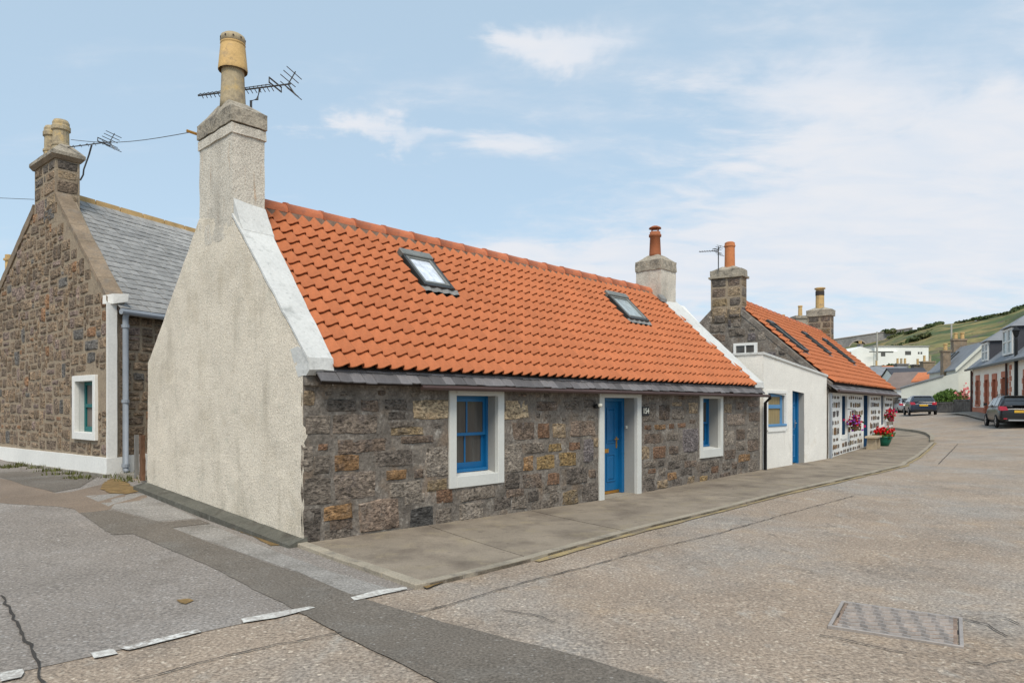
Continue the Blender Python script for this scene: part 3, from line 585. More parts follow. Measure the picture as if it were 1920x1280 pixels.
# cream gable
gp = [(0, -.02), (0.0, 2.25), (1.80, 4.13), (2.84, 4.33), (4.82, 2.315), (4.87, .25)]
gm = MB().prism([FA(0, v, z) for v, z in gp], [FA(.40 if v > .2 else .34, v if v > .1 else (.07 if z < 2 else v), z) for v, z in gp])
gable = rough('gable_wall', gm, 'harl', ca, FA, .11, .007, 4, .7)
# plinth along the gable foot
pm = MB(); n = 10
for i in range(n):
    v0, v1 = -.02+4.95*i/n, -.02+4.95*(i+1)/n; z0, z1 = .075+.285*i/n, .075+.285*(i+1)/n
    pm.hexa([FA(-.20, v0, z0-.4), FA(.05, v0, z0-.4), FA(.05, v1, z1-.4), FA(-.20, v1, z1-.4), FA(-.19, v0, z0-.045), FA(.05, v0, z0+.02), FA(.05, v1, z1+.02), FA(-.19, v1, z1-.045)])
pm.build('plinth', 'plinth_dark', ca)
# skews
def skew(inner0, inner1, outer0, outer1, v0, v1, zf, th, parent, mat, putt=True):
    pts = []
    for v, a, b in ((v0, outer0, inner0), (v1, outer1, inner1)):
        z = zf(v); pts.append([FA(a, v, z-.045), FA(b, v, z-th-.06), FA(b, v, z-.015), FA(a, v, z)])
    m = MB().prism(pts[0], pts[1]); return rough('skew', m, mat, parent, FA, .13, .008, 5, .6)
zf = lambda v: 2.315+1.055*v
skew(.33, .475, -.008, -.008, -.12, 1.80, zf, .26, ca, 'skew')
pk = [(-.13, 2.19), (-.15, 2.05), (-.075, 1.985), (.10, 1.965), (.30, 2.30), (.1, 2.33)]
rough('skew_putt', MB().prism([FA(-.003, v, z) for v, z in pk], [FA(.325, v, z) for v, z in pk]), 'skew', ca, FA, .08, .008, 7, .6)
MB().box(FA, .004, .30, -.06, .05, 1.86, 1.985).build('corbel', 'mortar', ca, bevel=.012)
rough('skew_wedge', MB().prism([FA(.025, 1.55, 3.7), FA(.47, 1.55, 3.7), FA(.47, 1.55, 3.95), FA(.025, 1.55, 3.96)], [FA(.025, 1.802, 3.7), FA(.47, 1.802, 3.7), FA(.47, 1.802, 4.36), FA(.012, 1.802, 4.42)]), 'skew', ca, FA, .1, .006, 6)
def hw(v): return 12.09-.315*(v+.1), 12.52-.18*(v+.1)
i0, o0 = hw(-.12); i1, o1 = hw(2.1)
skew(i0, i1, o0+.1, o1+.1, -.12, 2.12, lambda v: 2.30+1.0*v, .25, ca, 'skew')
rough('skew_putt', MB().prism([FA(12.10, v, z) for v, z in pk], [FA(12.62, v, z) for v, z in pk]), 'skew', ca, FA, .08, .008, 7, .6)
eg = [(0.08, -.3), (0.08, 2.1), (2.1, 4.3), (2.8, 4.3), (4.8, 2.3), (4.8, -.3)]
MB().prism([FA(12.30, v, z) for v, z in eg], [FA(12.70, v, z) for v, z in eg]).build('end_gable', 'white', ca)
bw = MB().box(FA, .4, 12.3, 4.5, 4.8, -.2, 2.3).build('rear_wall', 'harl', ca)
# roof deck, tiles
SL = .984; DV, DZ = -.17, 2.045
nS = math.sqrt(1+SL*SL)
slope = np.array(FA.v)/nS + np.array([0, 0, SL/nS]); normal = -np.array(FA.v)*SL/nS + np.array([0, 0, 1/nS]); along = np.array(FA.u)
def roof_pt(u, s, h=0): p = np.array(FA(u, DV, DZ)) + slope*s + normal*h; return tuple(p)
RT = (2.40-DV)*nS
rd = MB(); 
rd.hexa([roof_pt(.3, .05, -.06), roof_pt(12.2, .05, -.06), roof_pt(11.6, RT, -.06), roof_pt(.4, RT, -.06), roof_pt(.3, .05, -.01), roof_pt(12.2, .05, -.01), roof_pt(11.6, RT, -.01), roof_pt(.4, RT, -.01)])
rp = [(4.95, 2.2), (2.40, 4.56), (2.40, 4.50), (4.9, 2.14)]
rd.prism([FA(.3, v, z) for v, z in rp], [FA(12.3, v, z) for v, z in rp])
roof = rd.build('roof', 'batten', ca)
TW, GA = .2065, .262
def tile_mesh():
    prof = []; n = 11
    for i in range(n):
        x = (0, .14, .28, .42, .55, .67, .78, .87, .94, 1.0, 1.055)[i]
        if x < .56: z = -.004-.010*math.sin(x/.40*math.pi) if x < .40 else -.004+.030*(1-math.cos((x-.40)/.52*math.pi))
        elif x < .93: z = -.004+.030*(1-math.cos((x-.40)/.52*math.pi))
        else: z = max(-.002, .056*math.cos((x-.93)/.14*math.pi/2)**1.0) if x < 1.06 else -.002
        prof.append((x*TW, z))
    V = []; Fc = []; ln = GA+.05
    for (y, dz) in ((0, .044), (.015, .0475), (ln, .002)):
        V += [(x, y, z+dz) for x, z in prof]
    V += [(x, .002, z+.044-.013) for x, z in prof]; V += [(x, .06, z+.044-.018) for x, z in prof]
    for q in range(2):
        for i in range(n-1): Fc.append((q*n+i, q*n+i+1, (q+1)*n+i+1, (q+1)*n+i))
    for i in range(n-1): Fc.append((3*n+i, 3*n+i+1, i+1, i)); Fc.append((4*n+i, 4*n+i+1, 3*n+i+1, 3*n+i))
    me = bpy.data.meshes.new('pantile'); me.from_pydata(V, [], Fc); me.materials.append(M['pantile'])
    for p in me.polygons: p.use_smooth = p.index < 20
    return me
tm = tile_mesh()
RL = [(2.86, 3.50, 1.29, 1.94), (8.72, 9.52, 1.29, 1.95)]       # rooflights: u0, u1, v0, v1
base3 = Matrix((tuple(along), tuple(slope), tuple(normal))).transposed().to_4x4()
tiles = []
for c in range(13):
    s = .035+c*GA; v = DV+s/nS; uL = .24+.12*(v+.2)-.13; uR = hw(v)[0]-.10
    for i in range(62):
        u = .10+i*TW
        if u < uL or u > uR: continue
        vm = DV+(s+GA*.5)/nS
        if any(a-.12 < u+TW*.5 < b+.06 and p-.05 < vm < q+.03 for a, b, p, q in RL): continue
        mw = Matrix.Translation(roof_pt(u+r.uniform(-.004, .004), s+r.uniform(-.006, .006), r.uniform(0, .004))) @ base3 @ Matrix.Rotation(r.uniform(-.012, .012), 4, 'Z') @ Matrix.Rotation(r.uniform(-.008, .008), 4, 'X')
        tiles.append((np.linalg.norm(np.array(mw.translation)-np.array([0, 0, EYE])), mw))
tiles.sort(key=lambda t: t[0])
for d, mw in tiles[:300]: piece('pantile', tm, roof, mw)
def joined(name, me, mws, mat, parent, smooth_n=0):
    V = []; Fc = []; src = [v.co.copy() for v in me.vertices]; pf = [tuple(p.vertices) for p in me.polygons]; sm = [p.use_smooth for p in me.polygons]; S = []
    for mw in mws:
        b = len(V); V += [tuple(mw @ c) for c in src]; Fc += [tuple(i+b for i in f) for f in pf]; S += sm
    base = root_of(parent); m2 = bpy.data.meshes.new(name); m2.from_pydata([(x-base[0], y-base[1], z-base[2]) for x, y, z in V], [], Fc); m2.materials.append(M[mat])
    m2.polygons.foreach_set('use_smooth', S)
    o = bpy.data.objects.new(name, m2); COL.objects.link(o); o.parent = parent; o['kind'] = 'stuff'; return o
joined('pantiles', tm, [t[1] for t in tiles[300:]], 'pantile', roof)
# ridge
RZ = 4.60
bed = MB().prism([FA(.47, v, z) for v, z in ((2.23, 4.36), (2.28, 4.545), (2.54, 4.545), (2.59, 4.36))], [FA(11.36, v, z) for v, z in ((2.23, 4.36), (2.28, 4.545), (2.54, 4.545), (2.59, 4.36))])
rough('ridge_bedding', bed, 'bed', roof, FA, .15, .012, 6, .6)
def ridge_mesh(L, rr):
    V = []; Fc = []; n = 9
    for x, k in ((0, 1.0), (.05, 1.0), (.055, .93), (L+.02, .90)):
        for i in range(n):
            a = math.pi*(-.06+1.12*i/(n-1)); V.append((x, math.cos(a)*rr*k, math.sin(a)*rr*k))
    for q in range(3):
        for i in range(n-1): Fc.append((q*n+i, q*n+i+1, (q+1)*n+i+1, (q+1)*n+i))
    b = len(V); Fc.append(tuple(range(n))); Fc.append(tuple(3*n+i for i in range(n-1, -1, -1)))
    me = bpy.data.meshes.new('ridge_tile'); me.from_pydata(V, [], Fc); me.materials.append(M['ridge'])
    for p in me.polygons: p.use_smooth = len(p.vertices) == 4
    return me
rm = ridge_mesh(.62, .15); rb = Matrix((tuple(along), (AV[0], AV[1], 0), (0, 0, 1))).transposed().to_4x4()
for i in range(18):
    u = .47+.606*i
    if u > 11.3: break
    piece('ridge_tile', rm, roof, Matrix.Translation(FA(u, 2.41+r.uniform(-.006, .006), RZ-.045+r.uniform(-.006, .006))) @ rb @ Matrix.Rotation(r.uniform(-.008, .008), 4, 'Y'))
# slate eaves course
def slate_mesh(w_, l_, t_, name='roof_slate', mat='slate_eave', seed=0):
    q = random.Random(seed); j = lambda a: q.uniform(-a, a)
    P = [(0+j(.006), 0+j(.008)), (w_*.5, j(.005)), (w_+j(.006), 0+j(.008)), (w_+j(.004), l_), (0+j(.004), l_)]; n = len(P)
    V = [(x, y, 0) for x, y in P]+[(x+.002, y+.003 if y < .1 else y, t_) for x, y in P]
    me = bpy.data.meshes.new(name); me.from_pydata(V, [], [tuple(range(n-1, -1, -1)), tuple(range(n, 2*n))]+[(i, (i+1) % n, n+(i+1) % n, n+i) for i in range(n)]); me.materials.append(M[mat]); return me
sm = [slate_mesh(.205, .34, .013, seed=i) for i in range(5)]
es = np.array(FA.v)*math.cos(R(46))+np.array([0, 0, math.sin(R(46))]); en = -np.array(FA.v)*math.sin(R(46))+np.array([0, 0, math.cos(R(46))])
eb = Matrix((tuple(along), tuple(es), tuple(en))).transposed().to_4x4()
def eave_pt(u, s, h=0): return tuple(np.array(FA(u, -.235, 1.90))+es*s+en*h)
MB().hexa([eave_pt(.12, .02, -.05), eave_pt(12.42, .02, -.05), eave_pt(12.42, .42, -.05), eave_pt(.12, .42, -.05), eave_pt(.12, .02, -.005), eave_pt(12.42, .02, -.005), eave_pt(12.42, .42, -.005), eave_pt(.12, .42, -.005)]).build('eaves_board', 'batten', roof)
for row, s in enumerate((0.0, .165)):
    u = .10+.1*row
    while u < 12.36:
        w_ = r.uniform(.78, 1.22)
        piece('roof_slate', r.choice(sm), roof, Matrix.Translation(eave_pt(u, s+r.uniform(-.016, .012), .003+.011*row+r.uniform(0, .008))) @ eb @ Matrix.Rotation(r.uniform(-.03, .03), 4, 'Z') @ Matrix.Rotation(-.045+r.uniform(-.01, .01), 4, 'X') @ Matrix.Diagonal((w_, 1, 1, 1)))
        u += .206*w_
MB().tube([FA(1.6, -.225, 1.868), FA(12.72, -.225, 1.85)], .035, 8).build('gutter', 'gutter_brown', ca)
gb = MB()
for u in (2.2, 4.2, 5.4, 7.4, 8.6, 11.0): gb.box(FA, u, u+.03, -.235, .0, 1.835, 1.85)
gb.build('gutter_bracket', 'gutter_brown', ca)
MB().tube([FA(12.74, -.225, 1.86), FA(12.86, -.20, 1.80), FA(12.88, -.07, 1.68), FA(12.88, -.07, -.06), FA(12.90, -.16, -.12)], .042, 8).build('downpipe', 'pipe_black', ca, smooth=True)
# chimneys
ch = rough('chimney', MB().box(FA, 0.0, .46, 1.80, 2.84, 3.9, 5.42), 'harl_stack', ca, FA, .1, .008, 5, .7)
rough('string_course', MB().box(FA, -.018, .478, 1.782, 2.858, 5.30, 5.43), 'harl_stack', ch, FA, .1, .009, 6, .6)
rough('chimney_cap', MB().prism([FA(-.03, 1.765, 5.45), FA(.49, 1.765, 5.45), FA(.49, 2.875, 5.45), FA(-.03, 2.875, 5.45)], [FA(-.025, 1.775, 5.66), FA(.485, 1.775, 5.66), FA(.485, 2.865, 5.66), FA(-.025, 2.865, 5.66)]), 'cap_harl', ch, FA, .09, .012, 6, .7)
rough('flaunching', MB().prism([FA(-.02, 1.78, 5.66), FA(.48, 1.78, 5.66), FA(.48, 2.86, 5.66), FA(-.02, 2.86, 5.66)], [FA(.10, 2.12, 5.87), FA(.38, 2.12, 5.87), FA(.38, 2.46, 5.87), FA(.10, 2.46, 5.87)]), 'cap_harl', ch, FA, .09, .010, 6, .7)
pc = FA(.237, 2.29, 5.80)
pot = MB().lathe(pc, [(.178, 0), (.172, .1), (.158, .35), (.150, .58), (.150, .63)], 20).build('chimney_pot', 'pot_weather', ch, smooth=True)
MB().lathe(pc, [(.196, .555), (.200, .575), (.196, .60), (.168, .90), (.160, .915), (.170, .925), (.170, .94), (.152, .95)], 20, cap=False).build('pot_hood', 'pot_yellow', ch, smooth=True)
MB().lathe(pc, [(.152, .94), (.166, .955), (.172, 1.0), (.162, 1.04), (.13, 1.065), (.06, 1.07)], 20).build('pot_cap', 'pot_weather', ch, smooth=True)
hm = MB()
for k in range(10):
    a = 2*math.pi*k/10+.1; d = Vector((math.cos(a), math.sin(a), 0)); t = Vector((-d.y, d.x, 0)); c = Vector(pc)+d*.1725+Vector((0, 0, .995))
    hm.poly([tuple(c+t*(.014*math.cos(q*math.pi/3))+Vector((0, 0, .014*math.sin(q*math.pi/3)))+d*.003) for q in range(6)])
hm.build('pot_vent', 'soot', ch)
c2 = rough('chimney', MB().box(FA, 11.38, 12.13, 2.03, 2.78, 3.9, 5.17), 'harl_stack', ca, FA, .1, .010, 5, .7)
rough('chimney_cap', MB().prism([FA(11.36, 2.01, 5.12), FA(12.15, 2.01, 5.12), FA(12.15, 2.80, 5.12), FA(11.36, 2.80, 5.12)], [FA(11.37, 2.02, 5.38), FA(12.14, 2.02, 5.38), FA(12.14, 2.79, 5.38), FA(11.37, 2.79, 5.38)]), 'cap_harl', c2, FA, .09, .016, 6, .6)
rough('flaunching', MB().prism([FA(11.38, 2.03, 5.38), FA(12.13, 2.03, 5.38), FA(12.13, 2.78, 5.38), FA(11.38, 2.78, 5.38)], [FA(11.60, 2.25, 5.56), FA(11.9, 2.25, 5.56), FA(11.9, 2.55, 5.56), FA(11.60, 2.55, 5.56)]), 'cap_harl', c2, FA, .09, .010, 6, .7)
pc2 = FA(11.72, 2.41, 5.50)
MB().lathe(pc2, [(.16, 0), (.155, .1), (.135, .54), (.165, .56), (.165, .61), (.14, .63), (.14, .68)], 16).build('chimney_pot', 'pot_red', c2, smooth=True)
MB().lathe(pc2, [(.02, .76), (.165, .77), (.15, .80), (.07, .84), (.02, .85)], 16).build('pot_cowl', 'pot_red', c2, smooth=True)
cw = MB()
for k in range(4):
    a = math.pi/2*k+.4; p = (pc2[0]+.11*math.cos(a), pc2[1]+.11*math.sin(a)); cw.tube([(p[0], p[1], pc2[2]+.67), (p[0], p[1], pc2[2]+.78)], .012, 5)
cw.build('cowl_leg', 'pot_red', c2)
# lead flashing at foot of the far stack
lf = MB().hexa([FA(11.22, 1.93, 4.26), FA(11.5, 1.93, 4.26), FA(11.5, 2.03, 4.36), FA(11.22, 2.03, 4.36), FA(11.22, 1.93, 4.34), FA(11.5, 1.93, 4.34), FA(11.5, 2.03, 4.46), FA(11.22, 2.03, 4.46)]).build('flashing', 'lead', roof)
# rooflights
def rooflight(u0, u1, v0, v1, gl):
    s0, s1 = (v0-DV)*nS, (v1-DV)*nS
    def B(m, a, b, c, d, h0, h1): return m.hexa([roof_pt(a, c, h0), roof_pt(b, c, h0), roof_pt(b, d, h0), roof_pt(a, d, h0), roof_pt(a, c, h1), roof_pt(b, c, h1), roof_pt(b, d, h1), roof_pt(a, d, h1)])
    m = MB(); t = .05; B(m, u0, u0+t, s0, s1, -.02, .11); B(m, u1-t, u1, s0, s1, -.02, .11); B(m, u0+t, u1-t, s0, s0+.07, -.02, .10)
    k = m.build('rooflight', 'frame_black', roof, bevel=.006)
    B(MB(), u0-.01, u1+.01, s1-.13, s1+.03, .02, .135).build('rooflight_hood', 'frame_grey', k, bevel=.012)
    m = MB(); a, b, c, d = u0+t, u1-t, s0+.07, s1-.13; w_ = .045
    B(m, a, a+w_, c, d, .03, .105); B(m, b-w_, b, c, d, .03, .105); B(m, a+w_, b-w_, c, c+w_, .03, .105); B(m, a+w_, b-w_, d-w_, d, .03, .10)
    m.build('sash', 'frame_grey', k, bevel=.004)
    B(MB(), a+w_, b-w_, c+w_, d-w_, .07, .078).build('pane', gl, k)
    m = MB(); n = 14                      # dressed lead apron over the tiles below
    for i in range(n):
        x0, x1 = u0-.06+(u1-u0+.14)*i/n, u0-.06+(u1-u0+.14)*(i+1)/n; hh = lambda x: .045+.012*math.sin(x/TW*2*math.pi)
        m.poly([roof_pt(x0, s0-.085, hh(x0)), roof_pt(x1, s0-.085, hh(x1)), roof_pt(x1, s0+.01, hh(x1)+.02), roof_pt(x0, s0+.01, hh(x0)+.02)])
    m.build('apron', 'lead', k)
rooflight(*RL[0], 'glass_sky'); rooflight(*RL[1], 'glass_grey')
# windows and door
w1 = sash_window(FA, ca, (2.27, 3.385, .455, 1.845), .135, .19, 'blue', 1, sill=.165, lintel=.075)
MB().box(FA, 2.45, 3.2, .33, .34, .6, 1.8).build('curtain', 'curtain', w1)
w2 = sash_window(FA, ca, (9.57, 10.655, .46, 1.845), .125, .26, 'blue', 0, sill=.19, lintel=.075)
MB().box(FA, 9.72, 10.5, .42, .43, .65, 1.8).build('curtain', 'curtain', w2)
ds = MB(); ds.box(FA, 5.85, 6.0, -.03, .05, -.3, 1.84).box(FA, 7.075, 7.22, -.03, .05, -.3, 1.84).box(FA, 6.0, 7.075, -.03, .05, 1.765, 1.84)
dsur = ds.build('doorway', 'trim', ca, bevel=.006)
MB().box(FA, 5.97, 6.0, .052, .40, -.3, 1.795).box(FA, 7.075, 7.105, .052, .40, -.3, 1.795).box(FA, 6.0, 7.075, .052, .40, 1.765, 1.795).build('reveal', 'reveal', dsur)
MB().box(FA, 5.9, 7.18, .02, .5, -.4, -.062).build('doorstep', 'kerb', dsur)
MB().box(FA, 6.0, 6.08, .27, .40, -.06, 1.765).box(FA, 6.995, 7.075, .27, .40, -.06, 1.765).box(FA, 6.08, 6.995, .27, .40, 1.70, 1.765).build('door_frame', 'blue', dsur, bevel=.004)
dr = panel_door(FA, dsur, 6.08, 6.995, 0.0, 1.70, .355, 'blue', [])
for (a, b, c, e) in ((.14, .44, .53, .93), (.56, .86, .53, .93), (.14, .44, .10, .41), (.56, .86, .10, .41)):
    u0, u1, z0, z1 = 6.08+.915*a, 6.08+.915*b, 1.7*c, 1.7*e; m = MB(); t = .024; v = .355
    m.box(FA, u0, u1, v-.016, v-.0005, z0, z0+t).box(FA, u0, u1, v-.016, v-.0005, z1-t, z1).box(FA, u0, u0+t, v-.016, v-.0005, z0+t, z1-t).box(FA, u1-t, u1, v-.016, v-.0005, z0+t, z1-t)
    m.hexa([FA(u0+.06, v-.014, z0+.06), FA(u1-.06, v-.014, z0+.06), FA(u1-.035, v-.0006, z0+.035), FA(u0+.035, v-.0006, z0+.035), FA(u0+.06, v-.014, z1-.06), FA(u1-.06, v-.014, z1-.06), FA(u1-.035, v-.0006, z1-.035), FA(u0+.035, v-.0006, z1-.035)])
    m.build('door_panel', 'blue', dsur, bevel=.003)
MB().box(FA, 6.32, 6.66, .343, .3545, .72, .80).build('letter_plate', 'brass', dsur, bevel=.004)
MB().box(FA, 6.90, 6.94, .342, .3545, .80, 1.02).box(FA, 6.80, 6.93, .30, .315, .965, .985).box(FA, 6.908, 6.928, .31, .343, .965, .985).build('door_handle', 'brass', dsur, bevel=.003)
MB().box(FA, 6.08, 6.995, .335, .40, -.055, -.005).build('threshold', 'brass', dsur, bevel=.004)
MB().box(FA, 7.055, 7.0745, .20, .235, 1.17, 1.23).build('bell_push', 'lamp_white', dsur, bevel=.004)
wl_ = MB().lathe(FA(5.72, -.055, 1.60), [(.02, -.03), (.05, -.02), (.055, .03), (.02, .05)], 12).build('wall_light', 'plate_black', ca)
MB().lathe(FA(5.735, -.115, 1.625), [(.012, -.035), (.042, -.02), (.045, .02), (.015, .04)], 12).build('lamp_lens', 'lamp_white', wl_, smooth=True)
npl = MB().box(FA, 7.24, 7.50, -.03, -.012, 1.42, 1.60).build('house_number', 'plate_black', ca, bevel=.004)
def lettering(txt, o, xdir, ydir, size, mat, parent, name='digit'):
    cu = bpy.data.curves.new(name, 'FONT'); cu.body = txt; cu.size = size; cu.align_x = 'CENTER'; cu.align_y = 'CENTER'; cu.extrude = .003; cu.offset = .002
    to = bpy.data.objects.new('_t', cu); COL.objects.link(to); dg = bpy.context.evaluated_depsgraph_get(); me = bpy.data.meshes.new_from_object(to.evaluated_get(dg)); bpy.data.objects.remove(to)
    me.name = name; me.materials.clear(); me.materials.append(M[mat]); x = Vector(xdir).normalized(); y = Vector(ydir).normalized(); z = x.cross(y)
    return piece(name, me, parent, Matrix.Translation(o) @ Matrix((tuple(x), tuple(y), tuple(z))).transposed().to_4x4())
lettering('154', FA(7.37, -.034, 1.51), AU, (0, 0, 1), .15, 'lamp_white', npl)
# ------------------------------------------------------------------ white extension joined to the cottage
ext = thing('harled_extension', 'white harled lean-to extension with a narrow blue door between the two cottages', 'building', FA(15.2, 1, 0))
def ftop(a): return 2.90 if a < 12.97 else 2.90-(a-12.95)*.0935
EH = [(13.16, 14.42, 1.02, 1.98), (14.87, 15.74, -.3, 2.165)]
ew = wall_face('front_wall', lambda a, z, o: FA(a, -o+.015, z), 12.95, 17.56, -.3, 2.92, EH, 'white_rough', ext, .14, .005, top=ftop)
m = MB().prism([FA(12.95, .02, -.3), FA(12.95, .02, 2.90), FA(12.95, 3.0, 2.90), FA(12.95, 3.0, -.3)], [FA(13.15, .03, -.3), FA(13.15, .03, 2.87), FA(13.15, 3.0, 2.87), FA(13.15, 3.0, -.3)])
rough('return_wall', m, 'white_rough', ext, FA, .2, .004, 4)
MB().prism([FA(17.56, .02, -.3), FA(17.56, .02, 2.46), FA(17.56, .9, 2.46), FA(17.56, .9, -.3)], [FA(17.42, .03, -.3), FA(17.42, .03, 2.45), FA(17.42, .9, 2.45), FA(17.42, .9, -.3)]).build('side_wall', 'white_rough', ext)
MB().hexa([FA(12.93, -.02, 2.895), FA(17.60, -.02, 2.46), FA(17.60, .16, 2.46), FA(12.93, .16, 2.895), FA(12.93, -.02, 2.965), FA(17.60, -.02, 2.53), FA(17.60, .16, 2.53), FA(12.93, .16, 2.965)]).build('coping', 'skew', ext, bevel=.01)
MB().box(FA, 12.92, 13.1, .162, 3.0, 2.90, 2.97).build('coping', 'skew', ext, bevel=.01)
MB().hexa([FA(13.1, .165, 2.7), FA(17.5, .165, 2.32), FA(17.5, 3.0, 2.32), FA(13.1, 3.0, 2.7), FA(13.1, .165, 2.86), FA(17.5, .165, 2.44), FA(17.5, 3.0, 2.44), FA(13.1, 3.0, 2.86)]).build('roof', 'slate_far', ext)
m = MB(); m.box(FA, 13.12, 13.2, -.012, .05, .98, 2.0).box(FA, 14.38, 14.48, -.012, .05, .98, 2.0).box(FA, 13.2, 14.38, -.012, .05, 1.93, 2.0).box(FA, 13.2, 14.38, -.012, .05, .93, 1.06)
ewd = m.build('window', 'white', ext)
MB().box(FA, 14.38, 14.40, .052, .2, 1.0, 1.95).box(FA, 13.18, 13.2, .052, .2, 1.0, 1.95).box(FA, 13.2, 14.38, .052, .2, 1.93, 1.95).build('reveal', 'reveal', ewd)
m = MB(); m.box(FA, 13.2, 14.38, -.03, .2, 1.062, 1.12).build('sill', 'blue2', ewd, bevel=.006)
m = MB(); m.box(FA, 13.2, 13.3, .10, .16, 1.12, 1.93).box(FA, 14.27, 14.38, .10, .16, 1.12, 1.93).box(FA, 13.3, 14.27, .10, .16, 1.84, 1.93).box(FA, 13.3, 14.27, .095, .165, 1.53, 1.63)
m.build('sash', 'blue2', ewd, bevel=.005)
MB().box(FA, 13.3, 14.27, .125, .131, 1.12, 1.53).box(FA, 13.3, 14.27, .125, .131, 1.63, 1.84).build('pane', 'floral', ewd)
m = MB(); m.box(FA, 14.87, 14.89, .02, .30, -.3, 2.165).box(FA, 15.72, 15.74, .02, .30, -.3, 2.165).box(FA, 14.89, 15.72, .02, .30, 2.14, 2.165)
edw = m.build('doorway', 'reveal', ext)
MB().box(FA, 15.64, 15.718, .16, .29, -.05, 2.14).box(FA, 14.89, 14.96, .16, .29, -.05, 2.14).box(FA, 14.96, 15.64, .16, .29, 2.06, 2.138).build('door_frame', 'blue', edw, bevel=.004)
panel_door(FA, edw, 14.96, 15.64, .0, 2.06, .22, 'blue', [], 'door')
for (a, b, c, e) in [(.14, .46, .80, .95), (.54, .86, .80, .95), (.14, .46, .45, .76), (.54, .86, .45, .76), (.14, .46, .08, .38), (.54, .86, .08, .38)]:
    u0, u1, z0, z1 = 14.96+.68*a, 14.96+.68*b, 2.06*c, 2.06*e; m = MB(); t = .02
    m.box(FA, u0, u1, .206, .2195, z0, z0+t).box(FA, u0, u1, .206, .2195, z1-t, z1).box(FA, u0, u0+t, .206, .2195, z0+t, z1-t).box(FA, u1-t, u1, .206, .2195, z0+t, z1-t)
    m.build('door_panel', 'blue2', edw)
MB().box(FA, 15.53, 15.58, .20, .219, .98, 1.2).box(FA, 15.43, 15.56, .15, .17, 1.10, 1.125).build('door_handle', 'chrome', edw)
MB().box(FA, 14.9, 15.72, .03, .3, -.3, -.03).build('threshold', 'kerb', edw)
# ------------------------------------------------------------------ slate-roofed rubble house on the left
BO = (-7.434, 12.80, 0.0)
FB = Fr(BO, dirs(22.6), (-math.sin(R(50.2)), math.cos(R(50.2)), 0))
BN = np.array([-math.cos(R(50.2)), -math.sin(R(50.2)), 0])      # outward from the gable
BN2 = np.array([math.cos(R(22.6)), -math.sin(R(22.6)), 0])      # outward from the side wall
hb = thing('rubble_house', 'tall brown rubble stone house with grey slate roof and white painted corner', 'house', FB(3, 3, 0))
r = random.Random(21)
def gB(v, z, o): p = np.array(FB(0, v, z))+BN*o; return tuple(p)
def sB(u, z, o): p = np.array(FB(u, 0, z))+BN2*o; return tuple(p)
gpB = [(0, .2), (0, 3.55), (2.85, 5.98), (4.22, 6.02), (6.95, 4.45), (8.2, 3.7), (8.2, .2)]
WB = (.54, 1.72, .97, 2.19)
gwall = wall_face('gable_wall', gB, -.0, 8.2, .2, 3.5, [(WB[0]+.04, WB[1]-.04, WB[2]+.04, WB[3]-.04)], 'mortar_warm', hb, .25, .008)
up = [(0, 3.5)]+gpB[1:6]+[(8.2, 3.5)]
MB().prism([gB(v, z, -.004) for v, z in up], [gB(max(v, .4), z, -.4) for v, z in up]).build('gable_head', 'mortar_warm', hb)
MB().prism([gB(v, z, -.42) for v, z in ((.4, .2), (8.2, .2), (8.2, 3.7), (4, 5.9), (.4, 3.7))], [gB(v, z, -.5) for v, z in ((.4, .2), (8.2, .2), (8.2, 3.7), (4, 5.9), (.4, 3.7))]).build('inner_wall', 'batten', hb)
def ztop(v):
    for (a, za), (b, zb) in zip(gpB[1:5]+[(8.2, 3.7)], gpB[2:6]+[(8.2, 3.7)]):
        if a <= v <= b and b > a: return za+(zb-za)*(v-a)/(b-a)
    return 3.5
inB = lambda a0, a1, z0, z1: z1 < min(ztop(a0), ztop(a1))+.04 and not (a1 > WB[0]-.01 and a0 < WB[1]+.01 and z1 > WB[2]-.04 and z0 < WB[3]+.02)
sz = [(2, 1), (3, 1), (2, 2), (3, 2), (4, 2), (5, 2), (4, 1), (2, 3), (3, 3), (1, 1), (3, 2), (2, 2), (5, 1), (6, 2)]
st = rubble(.12, 7.0,   .66, 6.0, .125, r, inB, sz, .010)
st.sort(key=lambda q: -(q[1]-q[0])*(q[3]-q[2]))
keys = ['h1']*9+['h2']*6+['h3']*5+['h4']*1+['h5']+['h6']*3
big = MB()
rest = {}
for i, q in enumerate(st):
    k = r.choice(keys); mbs = stone_mb(gB, q[0], q[1], q[2]+r.uniform(-.015, .015), q[3]+r.uniform(-.015, .015), r, r.uniform(.01, .034), 9, .2)
    if i < 290: mbs.build('stone', k, gwall)
    else: rest.setdefault(k, MB()).add(mbs.v, mbs.f)
for k, m in rest.items(): m.build('small_stones', k, gwall, kind='stuff')
# side wall beside the alley
MB().prism([sB(0, .2, -.02), sB(7, .2, -.02), sB(7, 3.5, -.02), sB(0, 3.5, -.02)], [sB(.45, .2, -.5), sB(7, .2, -.5), sB(7, 3.5, -.5), sB(.45, 3.5, -.5)]).build('side_wall', 'mortar_warm', hb)
swall = [o for o in hb.children if o.name.startswith('side_wall')][0]
for q in rubble(.2, 2.6, .66, 3.35, .095, r, lambda *a: True, [(3, 1), (4, 1), (5, 1), (4, 2), (3, 2), (2, 1), (6, 2), (5, 2)], .02):
    stone_mb(sB, q[0], q[1], q[2]+r.uniform(-.012, .012), q[3]+r.uniform(-.012, .012), r, r.uniform(.0, .03), 9, .2).build('stone', r.choice(keys), swall)
